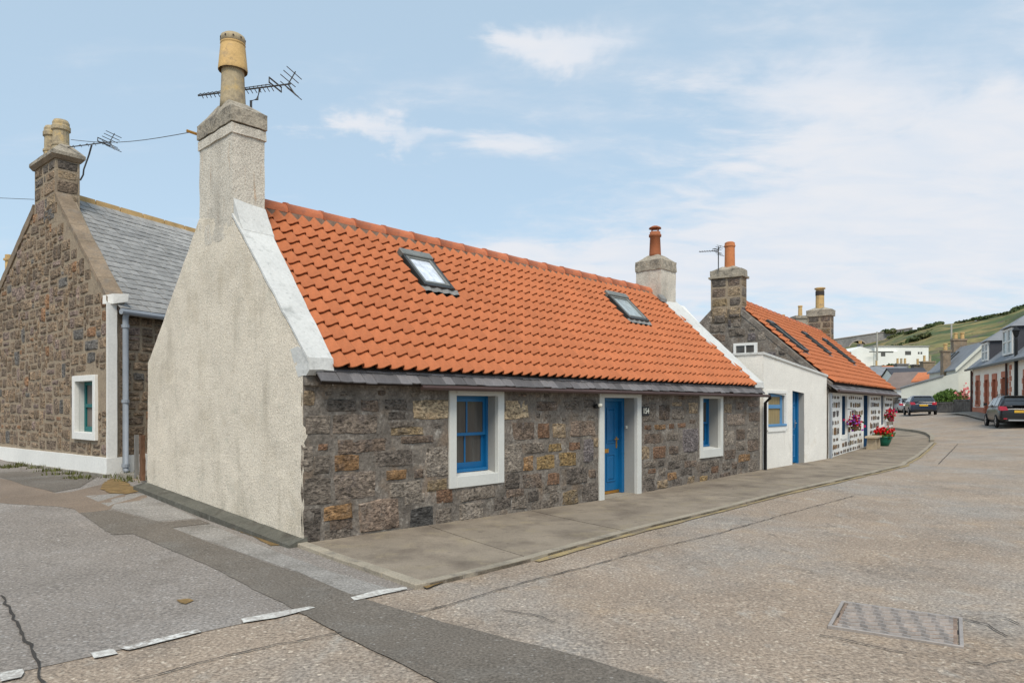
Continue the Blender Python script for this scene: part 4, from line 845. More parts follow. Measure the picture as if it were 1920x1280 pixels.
# white corner, plinth
rough('painted_corner', MB().prism([gB(.03, .64, .04), gB(-.02, .64, .04), sB(.13, .64, .04), sB(.13, .64, -.1), gB(.03, .64, -.1)], [gB(.03, 3.52, .04), gB(-.02, 3.52, .04), sB(.13, 3.52, .04), sB(.13, 3.52, -.1), gB(.03, 3.52, -.1)]), 'white', hb, FB, .3, .006, 3)
rough('skew_putt', MB().prism([gB(.12, 3.5, .07), sB(.02, 3.5, .08), sB(.24, 3.56, .18), sB(.24, 3.56, -.2), gB(.12, 3.5, -.2)], [gB(.12, 3.66, .07), sB(.02, 3.68, .08), sB(.24, 3.70, .2), sB(.24, 3.70, -.2), gB(.12, 3.66, -.2)]), 'white', hb, FB, .12, .006, 5)
rough('painted_plinth', MB().prism([gB(8.2, .0, .075), gB(-.04, .0, .075), sB(.3, .0, .07), sB(.3, 0, -.1), gB(8.2, 0, -.1)], [gB(8.2, .59, .06), gB(-.04, .655, .06), sB(.3, .655, .055), sB(.3, .655, -.1), gB(8.2, .59, -.1)]), 'white', hb, FB, .3, .006, 3)
MB().prism([sB(.305, .0, .03), sB(4, .0, .03), sB(4, .68, .03), sB(.305, .68, .03)], [sB(.305, 0, -.1), sB(4, 0, -.1), sB(4, .68, -.1), sB(.305, .68, -.1)]).build('painted_plinth', 'white', hb)
rough('footing', MB().prism([gB(8.2, -.2, .14), gB(-.1, -.2, .13), gB(-.1, -.2, 0), gB(8.2, -.2, 0)], [gB(8.2, .26, .13), gB(-.1, .36, .12), gB(-.1, .36, 0), gB(8.2, .26, 0)]), 'concrete', hb, FB, .25, .012, 3)
# little green window
_o = gB(-.10, 0, 0); FBw = Fr((_o[0], _o[1], 0), (-math.sin(R(50.2)), math.cos(R(50.2)), 0), tuple(-BN))
m = MB(); m.box(FBw, .64, .76, -.06, .03, .955, 2.205).box(FBw, 1.70, 1.83, -.06, .03, .955, 2.205).box(FBw, .76, 1.70, -.06, .03, 2.09, 2.205).box(FBw, .76, 1.70, -.06, .03, .955, 1.10)
bw_ = m.build('window', 'white', hb, bevel=.006)
MB().box(FBw, .745, .76, .031, .34, 1.1, 2.1).box(FBw, 1.70, 1.715, .031, .34, 1.1, 2.1).box(FBw, .76, 1.70, .031, .34, 2.09, 2.11).box(FBw, .76, 1.70, .031, .34, 1.06, 1.10).build('reveal', 'trim', bw_)
m = MB(); m.box(FBw, .76, .84, .12, .19, 1.1, 2.09).box(FBw, 1.62, 1.70, .12, .19, 1.1, 2.09).box(FBw, .84, 1.62, .12, .19, 1.1, 1.2).box(FBw, .84, 1.62, .12, .19, 2.02, 2.09).box(FBw, .84, 1.62, .115, .19, 1.58, 1.65)
m.build('sash', 'green', bw_, bevel=.004)
MB().box(FBw, .84, 1.62, .15, .156, 1.2, 1.58).box(FBw, .84, 1.62, .15, .156, 1.65, 2.02).build('pane', 'curtain', bw_)
# slate roof
E0 = np.array(FB(0, 0, 3.44))+BN2*.12; RGE = np.array(FB(0, 3.32, 6.24))
sdir = RGE-E0; sdir = sdir-np.array(FB.u)*np.dot(sdir, FB.u); sl = np.linalg.norm(sdir); sdir /= sl; ud = np.array(FB.u); ndir = np.cross(ud, sdir); shift = np.dot(RGE-E0, ud)
if ndir[2] < 0: ndir = -ndir
def rB(u, s, h=0): return tuple(E0+ud*u+sdir*s+ndir*h)
rd = MB().hexa([rB(.1, -.03, -.08), rB(9, -.03, -.08), rB(9, sl, -.08), rB(.1+shift, sl, -.08), rB(.1, -.03, -.012), rB(9, -.03, -.012), rB(9, sl, -.012), rB(.1+shift, sl, -.012)])
roofB = rd.build('roof', 'batten', hb)
MB().prism([gB(3.45, 6.2, -.42), gB(8.2, 3.62, -.42), gB(8.2, 3.52, -.42), gB(3.45, 6.1, -.42)], [tuple(np.array(gB(v, z, -.42))+ud*8.5) for v, z in ((3.45, 6.2), (8.2, 3.62), (8.2, 3.52), (3.45, 6.1))]).build('rear_roof', 'slate_far', hb)
smb = [slate_mesh(.203, .34, .02, 'roof_slate', 'slate', 50+i) for i in range(5)]
mb_ = Matrix((tuple(ud), tuple(sdir), tuple(ndir))).transposed().to_4x4()
sls = []; rows = int(sl/.192)
for c in range(rows):
    s = -.05+c*.192; u0 = .22+shift*(s/sl) + (.107 if c % 2 else 0)
    for i in range(26):
        u = u0+i*.215-.1
        if u > 2.7+2.6*s/sl: break
        sls.append(Matrix.Translation(rB(u, s+r.uniform(-.008, .008), .004+r.uniform(0, .009))) @ mb_ @ Matrix.Rotation(r.uniform(-.02, .02), 4, 'Z') @ Matrix.Rotation(-.065+r.uniform(-.012, .012), 4, 'X'))
sls.sort(key=lambda q: q.translation.y)
for mw in sls[:300]: piece('roof_slate', r.choice(smb), roofB, mw)
if len(sls) > 300: joined('roof_slates', smb[0], sls[300:], 'slate', roofB)
rgm = MB()
for i in range(8):
    u = .55+shift+i*.62-.1; a = [rB(u+.006, sl-.10, -.02), rB(u+.006, sl+.04, .09), tuple(np.array(rB(u+.006, sl+.04, .09))+np.array([AV[0], AV[1], -.9])*.16)]; d = ud*.605
    MB().prism(a, [tuple(np.array(p)+d) for p in a]).build('ridge_tile', 'ridge_yellow', roofB, bevel=.01)
# brown skew stones up the gable
zB = lambda v: 3.62+(v)*(6.12-3.62)/2.85
n = 6
for i in range(n):
    v0, v1 = .02+2.83*i/n+.005, .02+2.83*(i+1)/n-.005
    A_ = [gB(v0, zB(v0)-.10, .03), gB(v0, zB(v0), .03), gB(v0, zB(v0)+.02, -.27), gB(v0, zB(v0)-.25, -.27)]
    B_ = [gB(v1, zB(v1)-.10, .03), gB(v1, zB(v1), .03), gB(v1, zB(v1)+.02, -.27), gB(v1, zB(v1)-.25, -.27)]
    rough('skew_stone', MB().prism(A_, B_), 'skew_stone', hb, FB, .2, .012, 4)
for (va, za, vb, zb) in ((4.24, 6.05, 6.95, 4.48), (6.95, 4.48, 8.2, 3.72)):
    rough('skew_stone', MB().prism([gB(va, za-.16, .03), gB(va, za+.05, .03), gB(va, za+.05, -.4), gB(va, za-.16, -.4)], [gB(vb, zb-.16, .03), gB(vb, zb+.05, .03), gB(vb, zb+.05, -.4), gB(vb, zb-.16, -.4)]), 'skew_stone', hb, FB, .25, .012, 4)
# chimney of squared stones
def block_chimney(parent, fns, core, courses, keys, r, cap=None, name='chimney'):
    """core: MB of the shaft; fns: list of (fn, a0, a1, splits) faces"""
    c = core.build(name, 'mortar_warm', parent)
    for (z0, z1) in courses:
        for fn, a0, a1, k in fns:
            x = a0
            cuts = sorted([a0]+[a0+(a1-a0)*r.uniform(.3, .7) for _ in range(k)]+[a1])
            for p, q in zip(cuts, cuts[1:]):
                if q-p > .06: stone_mb(fn, p+.008, q-.008, z0+.008, z1-.008, r, r.uniform(.008, .03), 9, .12).build('stone', r.choice(keys), c)
    return c
chx = MB().prism([gB(2.87, 5.5, .0), gB(4.20, 5.5, .0), gB(4.20, 5.5, -.46), gB(2.87, 5.5, -.46)], [gB(2.87, 6.86, .0), gB(4.20, 6.86, .0), gB(4.20, 6.86, -.46), gB(2.87, 6.86, -.46)])
side = np.array(FB.v)*-1
def cB(a, z, o): p = np.array(gB(2.87, z, -a)); t = np.array([BN[1]*-1, BN[0], 0]); t = t if t[0] > 0 else -t; return tuple(p+t*o)
cbk = block_chimney(hb, [(gB, 2.87, 4.20, 2), (cB, 0, .46, 0)], chx, [(5.55, 5.85), (5.85, 6.12), (6.12, 6.42), (6.42, 6.62), (6.62, 6.84)], ['h1', 'h3', 'h2', 'h4', 'd', 'h6', 't'], r)
def cap_ring(parent, z0, z1, e0, e1, mat, name='chimney_cap'):
    q = lambda e, z: [gB(2.87-e, z, e), gB(4.20+e, z, e), gB(4.20+e, z, -.46-e), gB(2.87-e, z, -.46-e)]
    return rough(name, MB().prism(q(e0, z0), q(e1, z1)), mat, parent, FB, .2, .008, 5)
cap_ring(cbk, 6.84, 6.92, .03, .09, 'skew_stone'); cap_ring(cbk, 6.92, 6.99, .09, .09, 'cap_harl'); cap_ring(cbk, 6.99, 7.22, .09, -.14, 'cap_harl', 'flaunching')
for v_, rr in ((3.28, 1.0), (3.82, 1.0)):
    p = gB(v_, 7.14, -.23)
    MB().lathe(p, [(.17, 0), (.17, .08), (.185, .09), (.185, .13), (.16, .15), (.155, .42), (.185, .44), (.185, .52), (.165, .54), (.165, .60), (.135, .66), (.06, .68)], 16).build('chimney_pot', 'pot_weather', cbk, smooth=False)
MB().tube([sB(.10, 3.36, .18), sB(6, 3.34, .18)], .055, 8).build('gutter', 'pipe_grey', hb)
MB().tube([sB(.23, 3.38, .18), sB(.23, 3.27, .13), sB(.23, 3.15, .13), sB(.23, .42, .13), sB(.23, .38, .18)], .052, 10).build('downpipe', 'pipe_grey', hb, smooth=True)
m = MB()
for z in (.5, 1.7, 3.1): m.lathe(sB(.23, z, .13), [(.068, -.03), (.068, .03)], 10)
m.build('pipe_bracket', 'pipe_grey', hb)
# sliver of a house beyond, its pot
hz = thing('rear_house', 'brown house with white coping just visible behind the rubble house', 'house', (-17.5, 22, 0))
a = np.array(at(-60, 530, 22)); F_ = Fr((a[0], a[1], 0), (1, 0, 0), (0, 1, 0))
MB().box(F_, 0, .85, 0, 4, .3, a[2]).build('wall', 'skew_stone', hz); MB().box(F_, -.05, .88, -.06, 4, a[2]+.002, a[2]+.12).build('coping', 'white', hz)
p = at(17, 530, 23); MB().lathe((p[0], p[1], p[2]), [(.12, -.3), (.11, .72), (.16, .73), (.16, .79), (.115, .80), (.115, .92)], 12).build('chimney_pot', 'pot_yellow', hz, smooth=False)
# alley: step, gate posts
_st = rough('stone_step', MB().prism([sB(.02, .0, .16), sB(.05, 0, 1.35), sB(1.2, 0, 1.5), sB(1.2, 0, .16)], [sB(.02, .365, .16), sB(.05, .365, 1.35), sB(1.2, .365, 1.5), sB(1.2, .365, .16)]), 'concrete', None, FB, .2, .01, 4, loc=sB(.5, .3, .8))
tag(_st, 'mossy concrete step in the alley beside the grey downpipe', 'step')
p = at(267, 892, 12.2); zt = at(267, 815, 12.2)[2]
gp_ = thing('gate_post', 'rotten brown wooden gate post in the alley by the cream gable', 'post', (p[0], p[1], .34))
rough('post', MB().box(Fr((p[0], p[1], 0), AU, AV), -.035, .035, -.04, .04, .3, zt), 'wood', gp_, FA, .07, .012, 8)
p = at(256, 890, 12.6); zt = at(256, 815, 12.6)[2]
gp2 = thing('gate_post', 'thin grey post behind the rotten brown gate post', 'post', (p[0], p[1], .34)); MB().box(Fr((p[0], p[1], 0), AU, AV), -.03, .03, -.03, .03, .3, zt).build('post', 'wood_grey', gp2)
# weeds along the walls
def weeds(name, spots, mat, n, h, seed, label):
    q = random.Random(seed); V = []; Fc = []
    for (x, y), wgt in spots:
        for _ in range(int(n*wgt)):
            a, b = x+q.gauss(0, .16), y+q.gauss(0, .10); z = zg(a, b)+.01; an = q.uniform(0, 6.28); l = h*q.uniform(.4, 1.3); t = q.uniform(-.6, .6); w_ = .012*q.uniform(.6, 1.6)
            d = (math.cos(an), math.sin(an)); b0 = len(V); V += [(a-d[0]*w_, b-d[1]*w_, z), (a+d[0]*w_, b+d[1]*w_, z), (a+d[1]*l*.35+t*l*.5, b-d[0]*l*.35, z+l)]; Fc.append((b0, b0+1, b0+2))
    o = obj(name, V, Fc, mat, kind='stuff', loc=(spots[0][0][0], spots[0][0][1], 0)); o['label'] = label; return o
weeds('weeds', [(q, 1) for q in G((5, 878), (25, 876), (45, 872), (55, 874), (75, 878), (95, 884), (120, 890), (150, 897))], 'verge_green', 60, .08, 3, 'green weeds along the foot of the rubble house')
weeds('weeds', [(q, 1) for q in G((228, 893), (236, 898), (245, 902))], 'verge_green', 40, .08, 5, 'green weeds in front of the alley step')
moss = []
def moss_patch(px, seed, mat='verge_gold'):
    q = random.Random(seed); cx_, cy_ = gpt(*px); pts = []
    return cx_, cy_
sheet('moss_patch', G((195, 905), (210, 897), (228, 901), (250, 912), (262, 922), (240, 927), (205, 925), (190, 918)), .016, 'verge_gold', .15, jit=.06)
sheet('moss_strip', G((372, 953), (420, 974), (480, 1002), (530, 1024), (512, 1024), (455, 1000), (400, 976), (362, 957)), .012, 'verge_gold', .2, jit=.06)
sheet('moss_patch', G((335, 1126), (352, 1124), (362, 1128), (350, 1133), (338, 1131)), .012, 'verge_gold', .07, jit=.03)
sheet('moss_patch', G((786, 1100), (830, 1085), (840, 1090), (800, 1106)), .02, 'verge_gold', .1, jit=.02)
# ------------------------------------------------------------------ white painted cottage with orange roof further on
hc = thing('painted_cottage', 'cottage with orange roof and white painted front studded with dark stones', 'cottage', FC(7, 3, 0))
r = random.Random(31)
fC = lambda u, z, o: FC(u, -o, z); gC = lambda v, z, o: FC(-o, v, z)
CH = [(2.02, 2.95, .62, 1.92), (6.2, 7.55, -.3, 1.98), (10.65, 11.6, .74, 2.0)]
cw_ = wall_face('front_wall', fC, 0, 14.47, -.3, 2.12, CH, 'white', hc, .3, .01)
# dark stones left bare in the white paint
z = .02; occC = [(h[0]-.16, h[1]+.16, h[2]-.18, h[3]+.12) for h in CH]; SM = {}
while z < 1.95:
    h = r.choice([.15, .2, .24, .28]); u = .22+r.uniform(0, .2)
    while u < 14.3:
        w_ = r.uniform(.18, .50); hh = h*r.uniform(.75, 1.0)
        if r.random() < .94 and not any(u+w_ > o[0] and u < o[1] and z+hh > o[2] and z < o[3] for o in occC):
            k = r.choice(['d', 'g', 'g', 'b', 'v', 'd', 'p', 'r2', 'y2']); m = stone_mb(fC, u, u+w_, z, z+hh, r, r.uniform(.01, .03), 8, .2); SM.setdefault(k, MB()).add(m.v, m.f)
        u += w_+r.uniform(.05, .10)
    z += h+.045
for k, m in SM.items(): m.build('bare_stones', k, cw_, kind='stuff')
for i, h in enumerate(CH):
    m = MB(); t = .12
    m.box(FC, h[0]-t, h[0], -.02, .05, h[2]-.1, h[3]+.1).box(FC, h[1], h[1]+t, -.02, .05, h[2]-.1, h[3]+.1).box(FC, h[0], h[1], -.02, .05, h[3], h[3]+.1)
    if i != 1: m.box(FC, h[0], h[1], -.02, .05, h[2]-.14, h[2])
    k = m.build('window' if i != 1 else 'doorway', 'white', hc)
    MB().box(FC, h[0]-.02, h[0], .052, .3, h[2], h[3]).box(FC, h[1], h[1]+.02, .052, .3, h[2], h[3]).box(FC, h[0], h[1], .052, .3, h[3], h[3]+.02).build('reveal', 'navy', k)
    if i == 1: panel_door(FC, k, h[0], h[1], -.05, h[3], .2, 'navy', [])
    else:
        m = MB(); m.box(FC, h[0], h[0]+.09, .16, .24, h[2], h[3]).box(FC, h[1]-.09, h[1], .16, .24, h[2], h[3]).box(FC, h[0]+.09, h[1]-.09, .16, .24, h[3]-.09, h[3]).box(FC, h[0]+.09, h[1]-.09, .16, .24, h[2], h[2]+.1).box(FC, h[0]+.09, h[1]-.09, .155, .24, 1.3, 1.36)
        m.build('sash', 'navy', k); MB().box(FC, h[0]+.09, h[1]-.09, .19, .2, h[2]+.1, h[3]-.09).build('pane', 'glass', k)
gpC = [(0.02, -.3), (0.02, 2.3), (2.62, 4.74), (3.63, 4.78), (6.1, 2.35), (6.1, -.3)]
gw = MB().prism([FC(0, v, z) for v, z in gpC], [FC(.4, v, z) for v, z in gpC]).build('gable_wall', 'mortar', hc)
WC = (2.1, 2.86, 3.2, 3.62)
for q in rubble(.05, 6.0, 1.9, 4.7, .16, r, lambda a0, a1, z0, z1: all(z1 < (2.3+.94*a if a < 3.1 else 2.35+.98*(6.1-a)) for a in (a0, a1)) and not (a1 > WC[0]-.1 and a0 < WC[1]+.1 and z1 > WC[2]-.1 and z0 < WC[3]+.05), [(2, 1), (3, 2), (4, 2), (3, 1), (2, 2), (5, 2), (4, 1)], .03):
    stone_mb(gC, q[0], q[1], q[2], q[3], r, r.uniform(.02, .05), 9, .22).build('stone', r.choice(['g', 'g', 'd', 'b', 'y2', 'v', 'l']), gw)
m = MB(); m.box(Fr(CO, FC.v, -FC.u), 2.1, 2.2, -.02, .06, 3.2, 3.62).box(Fr(CO, FC.v, -FC.u), 2.78, 2.86, -.02, .06, 3.2, 3.62).box(Fr(CO, FC.v, -FC.u), 2.2, 2.78, -.02, .06, 3.54, 3.62).box(Fr(CO, FC.v, -FC.u), 2.46, 2.5, -.02, .05, 3.2, 3.54)
m.build('gable_window', 'white', hc); MB().box(Fr(CO, FC.v, -FC.u), 2.2, 2.78, -.012, .02, 3.2, 3.54).build('pane', 'glass', hc.children[-1])
# slate eaves and pantiles
nC = math.sqrt(1+.9*.9); sC = np.array(FC.v)/nC+np.array([0, 0, .9/nC]); mC = -np.array(FC.v)*.9/nC+np.array([0, 0, 1/nC])
def rC(u, s, h=0): return tuple(np.array(FC(u, -.12, 2.28))+sC*s+mC*h)
RC = 3.2*nC
rd = MB().hexa([rC(.28, 0, -.08), rC(14.2, 0, -.08), rC(14.2, RC, -.08), rC(.28, RC, -.08), rC(.28, 0, -.02), rC(14.2, 0, -.02), rC(14.2, RC, -.02), rC(.28, RC, -.02)])
rd.prism([FC(.28, 3.05, 5.1), FC(.28, 6.2, 2.3), FC(.28, 6.2, 2.2), FC(.28, 3.05, 5.0)], [FC(14.2, 3.05, 5.1), FC(14.2, 6.2, 2.3), FC(14.2, 6.2, 2.2), FC(14.2, 3.05, 5.0)])
roofC = rd.build('roof', 'batten', hc)
bC = Matrix((tuple(FC.u), tuple(sC), tuple(mC))).transposed().to_4x4()
RLC = [(.85, 1.65, 1.0, 2.15), (5.78, 6.6, 1.25, 2.2), (9.7, 10.6, 1.05, 2.25)]
tl = []
for c in range(15):
    s = .02+c*.283
    for i in range(69):
        u = .33+i*.2
        vm = -.12+(s+.14)/nC
        if any(a-.1 < u+.1 < b+.05 and p-.05 < vm < q+.05 for a, b, p, q in RLC): continue
        tl.append(Matrix.Translation(rC(u, s+r.uniform(-.01, .01), r.uniform(0, .008))) @ bC @ Matrix.Diagonal((.97, 1.06, 1.15, 1)))
joined('pantiles', tm, tl, 'pantile', roofC)
for i in range(22):
    u = .5+.61*i
    if u < 13.6: piece('ridge_tile', rm, roofC, Matrix.Translation(FC(u, 3.05, 5.12)) @ Matrix((tuple(FC.u), tuple(FC.v), (0, 0, 1))).transposed().to_4x4())
eC = np.array(FC.v)*math.cos(R(40))+np.array([0, 0, math.sin(R(40))]); eN = -np.array(FC.v)*math.sin(R(40))+np.array([0, 0, math.cos(R(40))])
ebC = Matrix((tuple(FC.u), tuple(eC), tuple(eN))).transposed().to_4x4()
MB().box(FC, .02, 14.5, -.1, .1, 2.0, 2.12).build('eaves_board', 'batten', roofC)
for row in range(2):
    u = -.1+.15*row
    while u < 14.6:
        w_ = r.uniform(1.3, 1.7); piece('roof_slate', r.choice(sm), roofC, Matrix.Translation(tuple(np.array(FC(u, -.27, 2.05))+eC*(.17*row)+eN*(.013*row))) @ ebC @ Matrix.Rotation(-.03, 4, 'X') @ Matrix.Diagonal((w_, 1.1, 1, 1))); u += .207*w_
def skewC(u0, u1, va, vb, mat):
    z = lambda v: 2.36+.905*v
    rough('skew', MB().prism([FC(u0, va, z(va)-.2), FC(u1, va, z(va)-.2), FC(u1, va, z(va)), FC(u0, va, z(va))], [FC(u0, vb, z(vb)-.2), FC(u1, vb, z(vb)-.2), FC(u1, vb, z(vb)), FC(u0, vb, z(vb))]), mat, hc, FC, .25, .012, 4)
skewC(-.02, .3, -.08, 2.64, 'mortar'); skewC(14.15, 14.5, -.15, 3.0, 'concrete')
egC = [(0.06, -.3), (0.06, 2.2), (3.05, 4.95), (6.1, 2.3), (6.1, -.3)]
MB().prism([FC(14.12, v, z) for v, z in egC], [FC(14.46, v, z) for v, z in egC]).build('end_gable', 'white', hc)
# chimney of squared stone
cx_ = MB().box(FC, .0, .55, 2.62, 3.63, 4.3, 5.8); sCf = lambda a, z, o: FC(a, 2.62-o, z)
cst = block_chimney(hc, [(gC, 2.62, 3.63, 1), (sCf, 0, .55, 0)], cx_, [(4.45, 4.85), (4.85, 5.15), (5.15, 5.5), (5.5, 5.8)], ['g', 'd', 'y2', 't', 'v', 'b'], r)
rough('string_course', MB().box(FC, -.07, .62, 2.55, 3.70, 5.80, 5.86), 'kerb', cst, FC, .2, .008, 5)
rough('chimney_cap', MB().box(FC, -.02, .57, 2.60, 3.65, 5.861, 6.07), 'cap_harl', cst, FC, .15, .014, 5)
rough('flaunching', MB().prism([FC(0, 2.62, 6.06), FC(.55, 2.62, 6.06), FC(.55, 3.63, 6.06), FC(0, 3.63, 6.06)], [FC(.15, 2.9, 6.2), FC(.4, 2.9, 6.2), FC(.4, 3.3, 6.2), FC(.15, 3.3, 6.2)]), 'cap_harl', cst, FC, .15, .01, 5)
p = FC(.28, 3.09, 6.12); MB().lathe(p, [(.17, 0), (.16, .72), (.18, .74), (.185, .78), (.165, .80), (.165, .87), (.12, .90)], 16).build('chimney_pot', 'pot_orange', cst, smooth=False)
cx2 = MB().box(FC, 13.7, 14.3, 2.55, 3.62, 4.3, 5.95); sC2 = lambda a, z, o: FC(a, 2.55-o, z); gC2 = lambda v, z, o: FC(13.7-o, v, z)
cst2 = block_chimney(hc, [(gC2, 2.55, 3.62, 1), (sC2, 13.7, 14.3, 0)], cx2, [(4.75, 5.05), (5.05, 5.35), (5.35, 5.65), (5.65, 5.93)], ['b', 'd', 'h2', 'h4', 'y2', 'd'], r)
rough('chimney_cap', MB().box(FC, 13.64, 14.36, 2.49, 3.68, 5.95, 6.25), 'cap_harl', cst2, FC, .2, .02, 5)
rough('flaunching', MB().prism([FC(13.66, 2.5, 6.25), FC(14.3, 2.5, 6.25), FC(14.3, 3.66, 6.25), FC(13.66, 3.66, 6.25)], [FC(13.9, 2.9, 6.4), FC(14.2, 2.9, 6.4), FC(14.2, 3.3, 6.4), FC(13.9, 3.3, 6.4)]), 'cap_harl', cst2, FC, .2, .01, 5)
p = FC(14.0, 3.12, 6.33); MB().lathe(p, [(.2, 0), (.19, .95), (.25, .97), (.25, 1.03), (.16, 1.05)], 14).build('chimney_pot', 'pot_yellow', cst2)
MB().lathe((p[0], p[1], p[2]+.66), [(.205, 0), (.205, .22)], 14, cap=False).build('pot_band', 'soot', cst2)
# long rooflights, standing proud of the tiles
for a, b, p_, q_ in RLC:
    s0, s1 = (p_+.12)*nC, (q_+.12)*nC
    def Bx(m, u0, u1, c, d, h0, h1): return m.hexa([rC(u0, c, h0), rC(u1, c, h0), rC(u1, d, h0), rC(u0, d, h0), rC(u0, c, h1), rC(u1, c, h1), rC(u1, d, h1), rC(u0, d, h1)])
    m = MB(); Bx(m, a, a+.07, s0, s1, 0, .16); Bx(m, b-.07, b, s0, s1, 0, .16); Bx(m, a+.07, b-.07, s0, s0+.1, 0, .15); Bx(m, a+.07, b-.07, s1-.15, s1, 0, .17)
    k = m.build('rooflight', 'frame_black', roofC); Bx(MB(), a+.07, b-.07, s0+.1, s1-.15, .1, .11).build('pane', 'glass_grey', k); Bx(MB(), a-.04, b+.04, s0-.16, s0-.005, .03, .075).build('apron', 'frame_black', k)
MB().tube([fC(.02, 2.05, .28), fC(14.5, 2.03, .28)], .05, 6).build('gutter', 'gutter_brown', hc)
MB().tube([fC(.09, 1.98, .06), fC(.09, .0, .06)], .04, 8).build('downpipe', 'pipe_grey', hc)
# ------------------------------------------------------------------ small things by its front
def blossom(name, c, spread, n, mats, seed, parent, size=.05):
    q = random.Random(seed); mbs = {k: MB() for k in mats}
    for _ in range(n):
        k = q.choice(mats); p = Vector(c)+Vector((q.gauss(0, spread[0]), q.gauss(0, spread[1]), q.gauss(0, spread[2])))
        for _k in range(3):
            a = Vector((q.gauss(0, 1), q.gauss(0, 1), q.gauss(0, 1))).normalized(); b = a.orthogonal().normalized(); cc = a.cross(b); s_ = size*q.uniform(.6, 1.3)
            mbs[k].poly([tuple(p+b*s_), tuple(p+(b*.3+cc)*s_), tuple(p-b*s_), tuple(p-cc*s_)])
    for k, m in mbs.items():
        if m.v: m.build('petals' if k.startswith('petal') else 'leaves', k, parent, kind='stuff')
for (u, z, mats, lab, seed) in ((3.0, .98, ['petal_pink', 'petal_purple', 'petal_pink', 'petal_red', 'leaf'], 'hanging basket of pink and purple flowers by the first navy window', 7), (11.7, 1.12, ['petal_pink', 'petal_red', 'petal_pink', 'leaf'], 'hanging basket of crimson flowers by the far navy window', 8)):
    c = FC(u, -.24, z); t = thing('flower_basket', lab, 'flowers', c, 'flower baskets on the white cottage front')
    MB().lathe((c[0], c[1], c[2]-.30), [(.04, .06), (.10, .10), (.14, .2), (.15, .22)], 10).build('basket', 'wood', t)
    MB().tube([FC(u, 0, z+.5), FC(u, -.24, z+.48), FC(u, -.24, z-.08)], .012, 5).build('bracket', 'pipe_black', t)
    blossom('b', (c[0], c[1], c[2]+.06), (.115, .09, .12), 130, mats, seed, t, .042)
c = FC(7.9, -.48, 0); c = (c[0], c[1], zg(c[0], c[1])+PZ)
t = thing('flower_pot', 'green pot of bright red flowers standing on the pavement by the bench', 'flower pot', c)
MB().lathe(c, [(.16, 0), (.24, .18), (.28, .32), (.30, .34), (.30, .38), (.25, .37)], 14).build('pot', 'pot_green', t, smooth=True)
blossom('b', (c[0], c[1], c[2]+.56), (.145, .145, .07), 190, ['petal_red'], 9, t, .045); blossom('b', (c[0], c[1], c[2]+.45), (.15, .15, .06), 120, ['leaf'], 10, t, .06)
c = FC(5.7, -.42, 0); zb = zg(c[0], c[1])+PZ
t = thing('bench', 'small weathered wooden bench against the white cottage front', 'bench', (c[0], c[1], zb)); FBn = Fr((c[0], c[1], zb), FC.u, FC.v)
MB().box(FBn, -.62, .62, -.20, .20, .40, .47).build('seat', 'bench', t, bevel=.01)
for s in (-.45, .40): MB().prism([FBn(s, -.17, 0), FBn(s, .17, 0), FBn(s, .14, .399), FBn(s, -.14, .399)], [FBn(s+.09, -.17, 0), FBn(s+.09, .17, 0), FBn(s+.09, .14, .399), FBn(s+.09, -.14, .399)]).build('leg', 'bench', t)
MB().box(FBn, -.40, .395, -.03, .03, .18, .26).build('stretcher', 'bench', t)
# ------------------------------------------------------------------ television aerials and cable
def yagi(name, a, b, mast, label, n=14, w_=.12, parent_loc=None):
    a, b = Vector(a), Vector(b); d = (b-a).normalized(); sd_ = Vector((-d.y, d.x, 0)).normalized(); up = Vector((0, 0, 1))
    t = thing(name, label, 'aerial', mast[0]); MB().tube(mast, .018, 6).build('mast', 'aerial', t); MB().tube([a, b], .012, 5).build('boom', 'aerial', t)
    m = MB()
    for i in range(n):
        p = a.lerp(b, .03+.75*i/(n-1)); s_ = w_*(.55+.45*i/n); m.tube([p-sd_*s_-up*.02, p+up*.03, p+sd_*s_-up*.02], .007, 4)
    m.build('director', 'aerial', t)
    p = a.lerp(b, .84); MB().tube([p-sd_*.16-up*.02, p-sd_*.16+up*.05, p+sd_*.16+up*.05, p+sd_*.16-up*.02, p-sd_*.16-up*.02], .012, 5).build('dipole', 'aerial', t)
    m = MB(); e = b-d*.04
    for k in (-1, 1):
        for j in range(3): f = e+d*(.05*j)+up*(k*(.05+.05*j)); m.tube([f-sd_*.2, f+sd_*.2], .008, 4)
        m.tube([e, e+d*.12+up*k*.17], .010, 4)
    m.build('reflector', 'aerial', t); return t
A1, A2_ = (-4.69, 10.36, 6.25), (-3.2, 10.02, 6.27)
pm = Vector(A1).lerp(Vector(A2_), .58)
yagi('tv_aerial', A1, A2_, [(pm.x, pm.y, 5.45), (pm.x, pm.y, 6.09), (pm.x+.10, pm.y-.02, 6.10), (pm.x+.14, pm.y-.03, 6.25)], 'long toothed tv aerial behind the yellow chimney pot of the stone cottage', 18, .11)
z7 = 7.16; yb = (z7-EYE)*FPX/(HZ-276)
B1, B2 = at(122, 277, yb), at(209, 266, yb-.3); mB = at(150.5, 338, 14.9)
yagi('tv_aerial', B1, B2, [(mB[0], mB[1], mB[2]), at(156, 328, 14.85), at(157, 318, 14.8), at(167, 290, 14.75), at(172, 272, (z7-EYE)*FPX/(HZ-271.5)-.15)], 'tv aerial bracketed to the chimney of the brown rubble house', 6, .06)
C1, C2_ = at(1311, 472, 23.4), at(1348, 470, 22.8)
yagi('tv_aerial', C1, C2_, [at(1347, 507, 22.9), at(1347, 462, 22.9)], 'small tv aerial beside the orange pot of the painted cottage', 7, .07)
